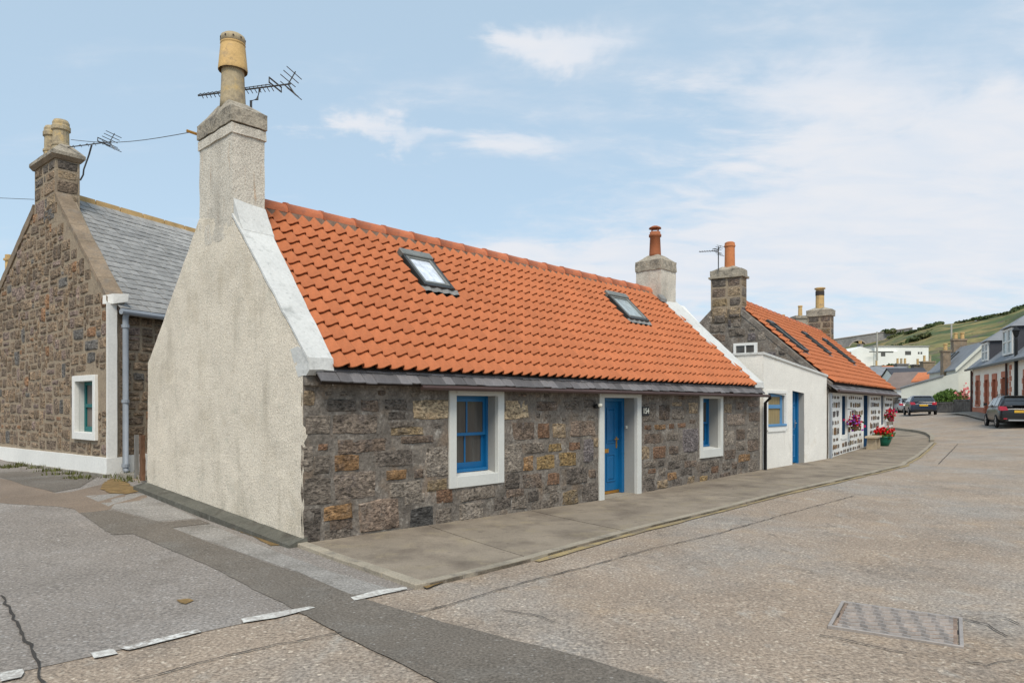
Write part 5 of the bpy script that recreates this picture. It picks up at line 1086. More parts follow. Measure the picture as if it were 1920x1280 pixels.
cb = MB(); P0, P1 = Vector(FA(-.10, 2.88, 5.56)), Vector(at(133, 262, 15)); cb.tube([tuple(P0.lerp(P1, i/10)-Vector((0, 0, .10*math.sin(math.pi*i/10)))) for i in range(11)], .006, 4)
tag(cb.build('overhead_cable', 'aerial', loc=tuple(P0)), 'thin cable strung between the two left chimneys', 'cable')
MB().tube([FA(.02, 2.88, 5.55), FA(-.16, 2.9, 5.57)], .02, 6).build('cable_bracket', 'brass', ca)
cb = MB(); P1 = Vector(at(64, 374, 15.2)); P0 = Vector(at(-80, 368, 17)); cb.tube([tuple(P0.lerp(P1, i/4)) for i in range(5)], .006, 4)
tag(cb.build('overhead_cable', 'aerial', loc=tuple(P1)), 'thin cable running off to the left of the rubble house chimney', 'cable')
# ------------------------------------------------------------------ iron cover in the road
mh = [gpt(1578, 1132), gpt(1807, 1161), gpt(1805, 1216), gpt(1551, 1177)]
c = np.mean(mh, 0); du = np.array(mh[1])-np.array(mh[0])+np.array(mh[2])-np.array(mh[3]); L_ = np.linalg.norm(du)/2; du /= np.linalg.norm(du); dv = np.array([-du[1], du[0]]); W_ = abs(np.dot(np.array(mh[0])-np.array(mh[3]), dv)*.5+np.dot(np.array(mh[1])-np.array(mh[2]), dv)*.5)
zc = zg(*c)+.004; FM = Fr((c[0], c[1], zc), (du[0], du[1], 0), (dv[0], dv[1], 0)); l2, w2_ = L_/2, W_/2
mt = thing('manhole_cover', 'rusty rectangular iron cover with wavy ribs set in the road', 'manhole cover', (c[0], c[1], zc))
m = MB(); m.box(FM, -l2, l2, -w2_, -w2_+.025, -.03, .018).box(FM, -l2, l2, w2_-.025, w2_, -.03, .018).box(FM, -l2, -l2+.025, -w2_+.025, w2_-.025, -.03, .018).box(FM, l2-.025, l2, -w2_+.025, w2_-.025, -.03, .018)
m.build('frame', 'iron_pale', mt, bevel=.003); MB().box(FM, -l2+.037, l2-.037, -w2_+.03, w2_-.03, -.03, .006).build('plate', 'iron', mt)
nr = 8
for j in range(nr):
    y = -w2_+.055+(W_-.11)*j/(nr-1); nseg = 26; m = MB(); pts = []
    for i in range(nseg+1):
        x = -l2+.06+(L_-.12)*i/nseg; wv = .013*math.sin(i*math.pi/2.3+.4+j*.8)
        pts.append((FM(x, y-.012+wv, .0055), FM(x, y-.007+wv, .024), FM(x, y+.007+wv, .024), FM(x, y+.012+wv, .0055)))
    m.add([q for s_ in pts for q in s_], [(i*4+k, i*4+k+1, i*4+k+5, i*4+k+4) for i in range(nseg) for k in range(3)]); m.build('rib', 'iron_pale', mt)
MB().box(FM, -l2+.026, -l2+.036, -.05, .05, -.02, .003).box(FM, l2-.036, l2-.026, -.05, .05, -.02, .003).build('keyhole', 'soot', mt)
# ------------------------------------------------------------------ cars
def car(O, bearing, paint, label, suv=False, sc=1.0):
    fw = np.array(dirs(bearing)); rt = np.array([fw[1], -fw[0], 0]); F = Fr(O, rt*sc, fw*sc); H = sc*(1.06 if suv else 1.0)
    P = lambda u, v, z: F(u, v, z*H)
    t = thing('parked_car', label, 'car', O)
    sec = [(0.0, .74, .34, .80), (.05, .83, .28, .93), (.35, .88, .26, .985), (.9, .89, .24, .985), (2.4, .89, .24, .96), (3.2, .87, .24, .93), (3.85, .80, .26, .82), (4.15, .66, .3, .66)]
    ring = lambda w_, zb, zt: [(-.9*w_, zb), (-w_, zb+.12), (-w_*1.0, (zb+zt)/2+.05), (-.955*w_, zt-.04), (-.86*w_, zt), (.86*w_, zt), (.955*w_, zt-.04), (w_, (zb+zt)/2+.05), (w_, zb+.12), (.9*w_, zb)]
    V = []; Fc = []; n = 10
    for v, w_, zb, zt in sec: V += [P(u, v, z) for u, z in ring(w_, zb, zt)]
    for i in range(len(sec)-1):
        for k in range(n): Fc.append((i*n+k, i*n+(k+1) % n, (i+1)*n+(k+1) % n, (i+1)*n+k))
    Fc += [tuple(range(n)), tuple(range((len(sec)-1)*n, len(sec)*n))]
    b = obj('body', V, Fc, paint, t, smooth=True); md = b.modifiers.new('s', 'SUBSURF'); md.levels = md.render_levels = 2
    gs = [(.10, .80, .95, .76, 1.0), (.30, .82, .95, .66, 1.22), (.58, .82, .95, .60, 1.40), (1.1, .82, .95, .61, 1.47), (2.1, .82, .94, .60, 1.455), (2.75, .81, .92, .64, 1.24), (3.25, .78, .90, .74, .94)]
    V = []; Fc = []
    for v, wb, zb, wt, zt in gs: V += [P(u, v, z) for u, z in ((-wb, zb), (-(wb+wt)/2-.015, (zb+zt)/2+.01), (-wt, zt-.03), (-wt+.1, zt), (wt-.1, zt), (wt, zt-.03), ((wb+wt)/2+.015, (zb+zt)/2+.01), (wb, zb))]
    n = 8
    for i in range(len(gs)-1):
        for k in range(n-1): Fc.append((i*n+k, i*n+k+1, (i+1)*n+k+1, (i+1)*n+k))
    Fc += [tuple(range(n)), tuple(range((len(gs)-1)*n, len(gs)*n))]
    c = obj('cabin', V, Fc, paint, t, smooth=True)
    MB().prism([P(-.66, .075, 1.02), P(.66, .075, 1.02), P(.54, .46, 1.355), P(-.54, .46, 1.355)], [P(-.66, .12, .99), P(.66, .12, .99), P(.54, .50, 1.33), P(-.54, .50, 1.33)]).build('rear_window', 'car_glass', t)
    MB().prism([P(-.58, .44, 1.42), P(.58, .44, 1.42), P(.56, .62, 1.45), P(-.56, .62, 1.45)], [P(-.58, .46, 1.38), P(.58, .46, 1.38), P(.56, .62, 1.40), P(-.56, .62, 1.40)]).build('spoiler', paint, t)
    for s in (-1, 1):
        for v0, v1, a0, a1 in ((.52, 1.28, .66, 1.28), (1.36, 2.25, 1.36, 2.18), (2.32, 2.95, 2.24, 2.45)):
            zt0 = 1.36; ob = .835; ot = .672
            MB().prism([P(s*ob, v0, 1.0), P(s*ob, v1, .99), P(s*ot, a1, zt0), P(s*ot, a0, zt0)], [P(s*(ob-.05), v0, 1.0), P(s*(ob-.05), v1, .99), P(s*(ot-.05), a1, zt0), P(s*(ot-.05), a0, zt0)]).build('side_window', 'car_glass', t)
        MB().prism([P(s*.50, -.012, .80), P(s*.80, .02, .78), P(s*.845, .10, .98), P(s*.58, .035, .97)], [P(s*.50, .1, .80), P(s*.86, .28, .82), P(s*.87, .30, .97), P(s*.58, .15, .97)]).build('tail_lamp', 'tail', t)
        m = MB(); m.hexa([P(s*.91, 2.75, 1.0), P(s*1.06, 2.75, 1.0), P(s*1.04, 2.86, 1.0), P(s*.9, 2.86, 1.0), P(s*.91, 2.75, 1.13), P(s*1.06, 2.75, 1.12), P(s*1.04, 2.86, 1.12), P(s*.9, 2.86, 1.13)]).build('door_mirror', 'car_trim', t)
        MB().tube([P(s*.90, 1.3, .84), P(s*.905, 1.45, .84)], .018, 6).build('door_handle', paint, t)
        for v in (.72, 3.28):
            m = MB(); cc = Vector(P(s*.80, v, .31)); ax = Vector(tuple(rt))*s; up = Vector((0, 0, 1)); f = Vector(tuple(fw))
            pts = []
            for (rr, o) in ((.20, .0), (.31, .0), (.325, .03), (.325, .10), (.30, .13), (.22, .13)):
                for i in range(18):
                    a = 2*math.pi*i/18; pts.append(tuple(cc+ax*(o-.03)*sc+(f*math.cos(a)+up*math.sin(a))*rr*sc))
            fs = [(k*18+i, k*18+(i+1) % 18, (k+1)*18+(i+1) % 18, (k+1)*18+i) for k in range(5) for i in range(18)]
            wh = MB().add(pts, fs+[tuple(range(17, -1, -1))]).build('wheel', 'tyre', t, smooth=True)
            m = MB(); 
            for i in range(7):
                a = 2*math.pi*i/7; d0 = f*math.cos(a)+up*math.sin(a); d1 = f*-math.sin(a)+up*math.cos(a); o = ax*.095*sc
                m.poly([tuple(cc+o+(d0*.04-d1*.035)*sc), tuple(cc+o+(d0*.215-d1*.045)*sc), tuple(cc+o+(d0*.215+d1*.045)*sc), tuple(cc+o+(d0*.04+d1*.035)*sc)])
            m.lathe((0, 0, 0), [(.0, 0), (.0, 0)], 3, cap=False) if False else None
            m.build('rim', 'rim', wh)
    MB().box(F, -.62, .62, -.025, .10, .29*H, .46*H).build('bumper', 'car_trim', t, bevel=.02)
    MB().box(F, -.27, .27, -.035, .0, .69*H, .80*H).build('number_plate', 'plate', t)
    if suv:
        MB().box(F, -.50, .50, -.04, .0, .33*H, .39*H).build('skid_plate', 'chrome', t)
        for s in (-1, 1): MB().tube([P(s*.58, .7, 1.47), P(s*.58, .8, 1.52), P(s*.58, 2.1, 1.51), P(s*.58, 2.2, 1.46)], .02, 6).build('roof_rail', 'car_trim', t)
        MB().box(F, -.32, .32, .03, .10, 1.0*H, 1.03*H).build('wiper', 'car_trim', t)
        for s in (-1, 1): MB().box(F, s*.62-.07, s*.62+.07, -.03, .0, .40*H, .45*H).build('reflector', 'tail', t)
    return t
def ground_pt(px, d): x = (px-CX)/FPX*d; return (x, d, zg(x, d))
car(ground_pt(1915, 32.4), 25.5, 'car_black', 'black crossover car parked at the kerb by the pink and white terrace', True)
car(ground_pt(1732, 50.5), 23, 'car_navy', 'dark blue hatchback parked in front of the green bush')
p = at(1706, 776, 57); car((p[0], p[1], p[2]), 20, 'rim', 'grey car half hidden behind the dark blue hatchback', sc=.9)
# white van beyond the hatchback
p = at(1719, 772, 61); fw = np.array(dirs(22)); rt = np.array([fw[1], -fw[0], 0]); FV = Fr(p, rt, fw)
vn = thing('white_van', 'white van with dark rear window beyond the dark blue hatchback', 'van', p)
sec = [(0, .72, .4, 1.84), (.08, .80, .32, 1.90), (3.4, .80, .32, 1.92), (3.9, .78, .32, 1.5), (4.6, .74, .34, 1.05), (4.8, .66, .4, .9)]
V = []; Fc = []
for v, w_, zb, zt in sec: V += [FV(u, v, z) for u, z in ((-w_*.94, zb), (-w_, zb+.15), (-w_, 1.0 if zt > 1.2 else zt-.1), (-w_*.9, zt-.07), (-w_*.76, zt), (w_*.76, zt), (w_*.9, zt-.07), (w_, 1.0 if zt > 1.2 else zt-.1), (w_, zb+.15), (w_*.94, zb))]
for i in range(len(sec)-1):
    for k in range(10): Fc.append((i*10+k, i*10+(k+1) % 10, (i+1)*10+(k+1) % 10, (i+1)*10+k))
obj('body', V, Fc+[tuple(range(10)), tuple(range(50, 60))], 'car_white', vn, smooth=False)
MB().box(FV, -.58, .58, -.02, .05, 1.28, 1.70).build('rear_window', 'car_glass', vn)
for s in (-1, 1): MB().box(FV, s*.66-.06, s*.66+.06, -.02, .05, .8, 1.1).build('tail_lamp', 'tail', vn)
for s in (-1, 1):
    for v in (.8, 3.8): MB().prism([FV(s*.82, v+.3*math.cos(a), .3+.3*math.sin(a)) for a in [i*math.pi/6 for i in range(12)]], [FV(s*.62, v+.3*math.cos(a), .3+.3*math.sin(a)) for a in [i*math.pi/6 for i in range(12)]]).build('wheel', 'tyre', vn)
# ------------------------------------------------------------------ pink and white terrace on the right
DO = at(1823, 773, 47); UD = -np.array(dirs(22.9)); VD = np.array([math.cos(R(22.9)), -math.sin(R(22.9)), 0]); FD = Fr((DO[0], DO[1], 0), UD, VD); k7 = 47/45.
hd = thing('terraced_house', 'cream terraced house with pink stone window margins and slate dormers', 'house', FD(6, 3, DO[2]))
zD = DO[2]; fD = lambda u, z, o: FD(u, -o, z)
ops = [(1.25*k7, 2.05*k7, 1.62, 3.18, 0), (3.55*k7, 4.3*k7, .9, 3.15, 1), (5.4*k7, 6.2*k7, .9, 3.12, 1), (7.45*k7, 8.45*k7, 1.62, 3.16, 0), (11.6*k7, 12.5*k7, 1.5, 3.1, 0), (14.0*k7, 15.0*k7, .6, 3.0, 1)]
dw = wall_face('front_wall', fD, 0, 18, -.5, 3.98, [o[:4] for o in ops], 'pale_wall', hd, .6, .005)
MB().prism([FD(.02, .02, -.5), FD(.02, 6.2, -.5), FD(.02, 6.2, 3.9), FD(.02, 3.1, 6.9), FD(.02, .02, 3.9)], [FD(.3, .03, -.5), FD(.3, 6.2, -.5), FD(.3, 6.2, 3.9), FD(.3, 3.1, 6.9), FD(.3, .03, 3.9)]).build('gable_wall', 'pale_wall', hd)
MB().box(FD, .05, 18, .45, .5, 0, 3.9).build('inner_wall', 'batten', hd)
r = random.Random(41)
pb = MB()
for a, b in ((0.02, ops[1][0]-.2), (ops[1][1]+.2, ops[2][0]-.2), (ops[2][1]+.2, 13.9)): pb.box(FD, a, b, -.06, .0, -.3, 1.42)
pb.build('base_course', 'pink_stone', hd)
for (u0, u1, z0, z1, dr_) in ops:
    m = MB(); m.box(FD, u0-.1, u1+.1, -.05, .1, z1, z1+.34)
    z = z0; i = 0
    while z < z1-.05:
        h = min(.3, z1-z); e = .26 if i % 2 == 0 else .12; m.box(FD, u0-e, u0, -.05, .1, z+.006, z+h-.006); m.box(FD, u1, u1+e, -.05, .1, z+.006, z+h-.006); z += h; i += 1
    if not dr_: m.box(FD, u0-.15, u1+.15, -.09, .1, z0-.14, z0)
    k = m.build('door_surround' if dr_ else 'window', 'pink_stone', hd)
    MB().box(FD, u0-.02, u0, .102, .4, z0, z1).box(FD, u1, u1+.02, .102, .4, z0, z1).build('reveal', 'pink_stone', k)
    if dr_: MB().box(FD, u0, u1, .25, .3, z0, z1).build('door', 'pink_stone', k)
    else:
        w_ = MB().box(FD, u0, u0+.08, .2, .27, z0, z1).box(FD, u1-.08, u1, .2, .27, z0, z1).box(FD, u0+.08, u1-.08, .2, .27, z1-.08, z1).box(FD, u0+.08, u1-.08, .2, .27, z0, z0+.08).box(FD, u0+.08, u1-.08, .19, .27, (z0+z1)/2-.04, (z0+z1)/2+.04).build('sash', 'white', k)
        MB().box(FD, u0+.08, u1-.08, .23, .24, z0+.08, z1-.08).build('pane', 'glass', k)
qn = MB(); z = 1.42; i = 0
while z < 3.8: e = .4 if i % 2 else .22; qn.box(FD, .0, e*.5, -.03, .02, z, z+.27); qn.box(FD, 9.35, 9.35+e, -.03, .02, z, z+.27); z += .3; i += 1
qn.build('quoins', 'pink_stone', hd)
rfD = MB().hexa([FD(-.2, -.3, 3.93), FD(18, -.3, 3.93), FD(18, 3.1, 6.95), FD(-.2, 3.1, 6.95), FD(-.2, -.3, 4.03), FD(18, -.3, 4.03), FD(18, 3.1, 7.07), FD(-.2, 3.1, 7.07)]).hexa([FD(-.2, 3.11, 6.95), FD(18, 3.11, 6.95), FD(18, 6.5, 3.9), FD(-.2, 6.5, 3.9), FD(-.2, 3.11, 7.07), FD(18, 3.11, 7.07), FD(18, 6.5, 4.0), FD(-.2, 6.5, 4.0)]).build('roof', 'slate_far', hd)
MB().box(FD, -.2, 18, 3.0, 3.22, 7.0, 7.16).build('ridge', 'ridge_yellow', rfD)
MB().box(FD, -.25, 18, -.42, -.31, 3.88, 4.0).build('gutter', 'pipe_black', hd)
for u in (.22, 9.05): MB().tube([FD(u, -.1, 3.9), FD(u, -.1, .6)], .06, 7).build('downpipe', 'gutter_brown', hd)
for (u0, u1, z0, z1) in ((2.6, 4.4, 4.35, 5.55), (7.7, 9.9, 4.4, 5.9)):
    d = MB().prism([FD(u1, .1, z0-.25), FD(u1, .1, z1), FD(u1, 2.4, z1), FD(u1, 2.4, z1-.3)], [FD(u0, .1, z0-.25), FD(u0, .1, z1), FD(u0, 2.4, z1), FD(u0, 2.4, z1-.3)]).build('dormer', 'slate_dark', rfD)
    MB().prism([FD(u0-.15, -.12, z1+.002), FD(u1+.15, -.12, z1+.002), FD(u1+.15, 2.3, z1+.002), FD(u0-.15, 2.3, z1+.002)], [FD((u0+u1)/2-.1, .9, z1+.75), FD((u0+u1)/2+.1, .9, z1+.75), FD((u0+u1)/2+.1, 2.6, z1+.75), FD((u0+u1)/2-.1, 2.6, z1+.75)]).build('dormer_roof', 'slate_far', d)
    m = MB(); n = 2
    for i in range(n):
        a, b = u0+.06+(u1-u0-.12)*i/n, u0+.06+(u1-u0-.12)*(i+1)/n-.06
        m.box(FD, a, a+.12, .0, .095, z0, z1-.05).box(FD, b-.12, b, .0, .095, z0, z1-.05).box(FD, a+.12, b-.12, .0, .095, z0, z0+.12).box(FD, a+.12, b-.12, .0, .095, z1-.17, z1-.05).box(FD, a+.12, b-.12, .0, .095, (z0+z1)/2-.05, (z0+z1)/2+.04)
        MB().box(FD, a+.12, b-.12, .05, .06, z0+.12, z1-.17).build('pane', 'glass_grey', d)
    m.build('dormer_window', 'white', d)
def stack(parent, F, u0, u1, v0, v1, z0, z1, mat, pots, potmat='pot_yellow', name='chimney'):
    c = MB().box(F, u0, u1, v0, v1, z0, z1).build(name, mat, parent); MB().box(F, u0-.07, u1+.07, v0-.07, v1+.07, z1+.002, z1+.16).build('chimney_cap', 'skew_stone', c)
    for i in range(pots):
        t = (i+.5)/pots; long_u = (u1-u0) > (v1-v0); p = F(u0+(u1-u0)*t, (v0+v1)/2, z1+.14) if long_u else F((u0+u1)/2, v0+(v1-v0)*t, z1+.14)
        MB().lathe(p, [(.17, 0), (.15, .5), (.19, .52), (.19, .62), (.14, .64)], 10).build('chimney_pot', potmat, c)
    return c
stack(hd, FD, 8.0, 8.7, 2.6, 3.6, 6.3, 7.55, 'skew_stone', 2); stack(hd, FD, 12.2, 12.9, 2.6, 3.6, 6.3, 7.75, 'skew_stone', 2)
sheet('terrace_pavement', [FD(-1, -.02, 0)[:2], FD(18, -.02, 0)[:2], FD(18, -.75, 0)[:2], FD(4, -1.0, 0)[:2], FD(-1.2, -1.6, 0)[:2]], .09, 'concrete', 1.0)
# street lamp
p = at(1905, 745, 37); zl = at(1905, 632, 37)[2]; lp = thing('street_lamp', 'black street lamp post with lantern in front of the cream terrace', 'street lamp', (p[0], p[1], .6))
MB().lathe((p[0], p[1], .45), [(.13, 0), (.13, .9), (.09, 1.0), (.075, zl-.45-.1), (.06, zl-.45)], 12).build('post', 'post_black', lp)
MB().lathe((p[0], p[1], zl), [(.05, 0), (.10, .06), (.17, .34), (.2, .36), (.05, .52), (.02, .6)], 10).build('lantern', 'post_black', lp)
# ------------------------------------------------------------------ beyond the bend
def plain_house(name, label, cat, O, bearing, L, Wd, wh, rh, wall, rf, chim=(), wins=(), verge=None, base=-1.0):
    """O: nearest front corner; the front runs along the bearing, the house lies to the right of it"""
    u = np.array(dirs(bearing)); v = np.array([u[1], -u[0], 0]); F = Fr((O[0], O[1], 0), u, v); z = O[2]
    t = thing(name, label, cat, O)
    gp_ = [(0, z+base), (Wd, z+base), (Wd, z+wh), (Wd/2, z+wh+rh), (0, z+wh)]
    MB().prism([F(0, a, b) for a, b in gp_], [F(L, a, b) for a, b in gp_]).build('wall', wall, t)
    e = .18; s_ = rh/(Wd/2)
    m = MB()
    for q in (0, 1):
        a0, a1 = (-e, Wd/2) if q == 0 else (Wd+e, Wd/2); b0, b1 = z+wh-e*s_, z+wh+rh
        m.hexa([F(-.15, a0, b0+.02), F(L+.15, a0, b0+.02), F(L+.15, a1, b1+.02), F(-.15, a1, b1+.02), F(-.15, a0, b0+.14), F(L+.15, a0, b0+.14), F(L+.15, a1, b1+.15), F(-.15, a1, b1+.15)])
    rf_ = m.build('roof', rf, t)
    if verge:
        m = MB()
        for q in (0, 1):
            a0, a1 = (-e, Wd/2) if q == 0 else (Wd+e, Wd/2); b0, b1 = z+wh-e*s_, z+wh+rh
            m.prism([F(-.17, a0, b0-.12), F(-.17, a0, b0+.17), F(-.17, a1, b1+.18), F(-.17, a1, b1-.12)], [F(-.32, a0, b0-.12), F(-.32, a0, b0+.17), F(-.32, a1, b1+.18), F(-.32, a1, b1-.12)])
        m.build('bargeboard', verge, t)
    for (uc, vc, cz, pots, mat) in chim: stack(t, F, uc-.35, uc+.35, vc-.55, vc+.55, z+wh, z+wh+rh+cz, mat, pots)
    for (a, b, c, d, side) in wins:
        if side == 'f': m = MB().box(F, a, b, -.04, .02, z+c, z+d).build('window', 'white', t); MB().box(F, a+.1, b-.1, -.05, -.02, z+c+.1, z+d-.1).build('pane', 'glass', m)
        else: m = MB().box(F, -.04, .02, a, b, z+c, z+d).build('window', 'white', t); MB().box(F, -.05, -.02, a+.1, b-.1, z+c+.1, z+d-.1).build('pane', 'glass', m)
    return t, F, rf_
O = at(1794, 770, 60)
he, FE, rfE = plain_house('pale_house', 'pale grey harled house with slate roof behind the green bush', 'house', O, 15.5, 7.6, 4.2, 3.65, 2.15, 'grey_wall', 'slate_far', [(6.2, 2.1, .75, 2, 'skew_stone')], [(1.0, 1.5, 1.7, 2.5, 'f')], 'grey_wall')
stack(he, FE, 2.7, 3.5, -.25, .35, O[2]+2.6, O[2]+5.3, 'skew_stone', 1)
for a in (4.2, 5.2): MB().hexa([FE(a, .75, O[2]+4.55), FE(a+.45, .75, O[2]+4.55), FE(a+.45, 1.5, O[2]+5.3), FE(a, 1.5, O[2]+5.3), FE(a, .75, O[2]+4.7), FE(a+.45, .75, O[2]+4.7), FE(a+.45, 1.5, O[2]+5.45), FE(a, 1.5, O[2]+5.45)]).build('rooflight', 'frame_black', rfE)
# white lean-to in front of it
a, b = np.array(at(1690, 770, 59)), np.array(at(1797, 770, 57)); d = (b-a)/np.linalg.norm(b-a); d[2] = 0; FL = Fr((a[0], a[1], 0), d, (-d[1], d[0], 0)); Ll = np.linalg.norm((b-a)[:2])
lt = thing('white_outbuilding', 'long low white outbuilding with sloping top behind the parked cars', 'outbuilding', (a[0], a[1], 1.1))
zt = lambda px, py, Y_: at(px, py, Y_)[2]
MB().prism([FL(0, 0, .3), FL(Ll, 0, .3), FL(Ll, 0, zt(1797, 698, 57)), FL(Ll*.75, 0, zt(1770, 705, 57.5)), FL(0, 0, zt(1690, 728, 59))], [FL(0, 3, .3), FL(Ll, 3, .3), FL(Ll, 3, zt(1797, 698, 57)), FL(Ll*.75, 3, zt(1770, 705, 57.5)), FL(0, 3, zt(1690, 728, 59))]).build('wall', 'grey_wall', lt)
MB().prism([FL(-.1, -.12, zt(1690, 728, 59)+.01), FL(Ll*.75, -.12, zt(1770, 705, 57.5)+.01), FL(Ll*.75, -.12, zt(1770, 705, 57.5)+.13), FL(-.1, -.12, zt(1690, 728, 59)+.13)], [FL(-.1, 3.1, zt(1690, 728, 59)+.01), FL(Ll*.75, 3.1, zt(1770, 705, 57.5)+.01), FL(Ll*.75, 3.1, zt(1770, 705, 57.5)+.13), FL(-.1, 3.1, zt(1690, 728, 59)+.13)]).build('roof', 'slate_far', lt)
MB().box(FL, 2.1, 2.9, -.05, .0, 2.2, 2.32).build('lintel', 'reveal', lt); MB().box(FL, 3.1, 3.4, -.04, .0, 1.5, 1.9).build('vent', 'glass', lt)
# garden walls
def garden_wall(name, label, p0, p1, top0, top1, Y0, Y1, th=.3):
    a, b = np.array(at(p0, HZ+20, Y0)), np.array(at(p1, HZ+20, Y1)); d = (b-a); l = np.linalg.norm(d[:2]); d = d/l; d[2] = 0; F = Fr((a[0], a[1], 0), d, (-d[1], d[0], 0))
    t = thing(name, label, 'wall', (a[0], a[1], 1)); z0, z1 = at(p0, top0, Y0)[2], at(p1, top1, Y1)[2]
    rough('body', MB().prism([F(0, 0, .2), F(l, 0, .2), F(l, 0, z1), F(0, 0, z0)], [F(0, th, .2), F(l, th, .2), F(l, th, z1), F(0, th, z0)]), 'stone_wall', t, F, .4, .03, 2)
    MB().prism([F(-.02, -.05, z0+.01), F(l+.02, -.05, z1+.01), F(l+.02, -.05, z1+.12), F(-.02, -.05, z0+.12)], [F(-.02, th+.05, z0+.01), F(l+.02, th+.05, z1+.01), F(l+.02, th+.05, z1+.12), F(-.02, th+.05, z0+.12)]).build('coping', 'stone_wall', t)
garden_wall('garden_wall', 'low rubble wall under the green bush', 1757, 1788, 757, 756, 55, 53)
garden_wall('garden_wall', 'slightly higher rubble wall next to the cream terrace', 1788.5, 1822, 752, 751, 53, 49.5)
garden_wall('garden_wall', 'dark rubble wall left of the parked hatchback', 1668, 1697, 745, 744, 60, 60)
def foliage(name, blobs, n, size, mat, parent=None, kind=None, seed=1, label=None, loc=None, core=None):
    q = random.Random(seed); V = []; Fc = []
    tot = sum(b[3]*b[4]*b[5] for b in blobs)**1.0; 
    for (x, y, z, rx, ry, rz) in blobs:
        for _ in range(max(20, int(n*(rx*ry*rz)/tot))):
            d = Vector((q.gauss(0, 1), q.gauss(0, 1), q.gauss(0, 1))).normalized()*(q.random()**.35); p = Vector((x+d.x*rx, y+d.y*ry, z+d.z*rz)); p += mnoise.noise_vector(p*1.2/size*.08)*rx*.18
            a = Vector((q.gauss(0, 1), q.gauss(0, 1), q.gauss(0, .6))).normalized(); b = a.orthogonal().normalized(); s_ = size*q.uniform(.5, 1.4); i = len(V)
            V += [tuple(p+b*s_), tuple(p+a.cross(b)*s_*.6), tuple(p-b*s_), tuple(p-a.cross(b)*s_*.6)]; Fc.append((i, i+1, i+2, i+3))
    o = obj(name, V, Fc, mat, parent, kind=kind, loc=loc or blobs[0][:3])
    if label: o['label'] = label
    return o
p = at(1775, 757, 56.5); bsh = thing('garden_bush', 'rounded green garden bush above the low rubble wall', 'bush', (p[0], p[1], 1.2))
foliage('crown', [(p[0], p[1], p[2]+.2, 1.1, .9, 1.0), (p[0]-.6, p[1], p[2]+.1, .65, .7, .75), (p[0]+.6, p[1], p[2]+.05, .6, .7, .75), (p[0]+.15, p[1]-.2, p[2]+.55, .7, .6, .7)], 6000, .085, 'leaf', bsh, seed=3)
MB().tube([(p[0], p[1], 1.0), (p[0], p[1], p[2]+.4)], .09, 6).build('stem', 'wood', bsh)
p = at(1806, 742, 54.5); fb = thing('rose_bush', 'pink flowering bush between green bush and cream terrace', 'bush', (p[0], p[1], 1.2))
foliage('crown', [(p[0]-.1, p[1], p[2]-.2, .45, .4, .6), (p[0]+.35, p[1], p[2]-.35, .35, .3, .35)], 700, .07, 'leaf', fb, seed=4); blossom('b', (p[0], p[1]-.1, p[2]+.15), (.26, .2, .3), 60, ['petal_rose'], 5, fb, .09); blossom('b', (p[0]+.4, p[1]-.2, p[2]-.25), (.2, .2, .1), 40, ['petal_rose'], 6, fb, .08)
# roofs clustered behind
plain_house('slate_house', 'house with brown roof and white bargeboard behind the rubble wall', 'house', at(1738, 748, 72), 322, 4.3, 5.4, 1.15, 1.7, 'far_white', 'far_brown', verge='far_white', base=-1.5)
t, F, rf_ = plain_house('slate_house', 'dark slate house with wide dormer behind the brown roof', 'house', at(1722, 727, 97), 272, 5.5, 7, .9, 2.1, 'far_white', 'slate_far', base=-3)
q = at(1657, 724, 96); Fq = Fr(q, (1, 0, 0), (0, 1, 0)); MB().box(Fq, 0, 3.4, 0, 3, .0, 1.35).build('dormer', 'slate_dark', rf_); MB().box(Fq, -.2, 3.6, -.3, 3, 1.352, 1.55).build('dormer_roof', 'slate_far', rf_)
t, F, rf_ = plain_house('slate_house', 'house with two white faced dormers above the white outbuilding', 'house', at(1750, 724, 86), 278, 4.2, 6, .7, 1.6, 'far_white', 'slate_dark', base=-2.5)
q = at(1703, 720, 84.5); Fq = Fr(q, (1, 0, 0), (0, 1, 0))
for x in (.1, 1.25): MB().box(Fq, x, x+.22, -.2, 1.2, .1, 1.1).build('dormer', 'far_white', rf_)
plain_house('red_roofed_house', 'house with faded red roof beside the white outbuilding', 'house', at(1745, 718, 69), 322, 1.6, 3.0, .2, .8, 'far_white', 'far_pantile', base=-2)
plain_house('red_roofed_house', 'distant house with long orange roof below the grassy bank', 'house', at(1688, 698, 118), 270, 3.6, 5, .1, 1.0, 'stone_wall', 'far_pantile', base=-3)
def chim_only(px, pyb, Y, label, w_=1.4, h_=1.6, pots=3, mat='viaduct'):
    p = at(px, pyb, Y); t = thing('chimney_stack', label, 'chimney', p, 'chimneys among the far roofs'); F = Fr(p, (1, 0, 0), (0, 1, 0)); MB().box(F, -w_/2, w_/2, 0, .9, -2.5, h_).build('shaft', mat, t); MB().box(F, -w_/2-.1, w_/2+.1, -.1, 1.0, h_+.002, h_+.2).build('cap', mat, t)
    for i in range(pots): MB().lathe(F(-w_/2+w_*(i+.5)/pots, .45, h_+.19), [(.17, 0), (.15, .7), (.18, .72), (.18, .8), (.13, .82)], 8).build('chimney_pot', 'pot_weather' if i % 2 else 'pot_yellow', t)
chim_only(1693, 700, 105, 'grey chimney stack with three cream pots beside the orange far roof', 1.7, 1.3, 3); chim_only(1646, 699, 112, 'small stone chimney stack at the left end of the orange far roof', 1.0, 1.0, 1)
chim_only(1724, 697, 100, 'brown chimney stack without much height beside the pale house', 1.5, .9, 1, 'stone_wall'); chim_only(1742, 694, 98, 'stone chimney stack with two pots next to the slate roof of the pale house', 1.6, 1.1, 2, 'skew_stone')
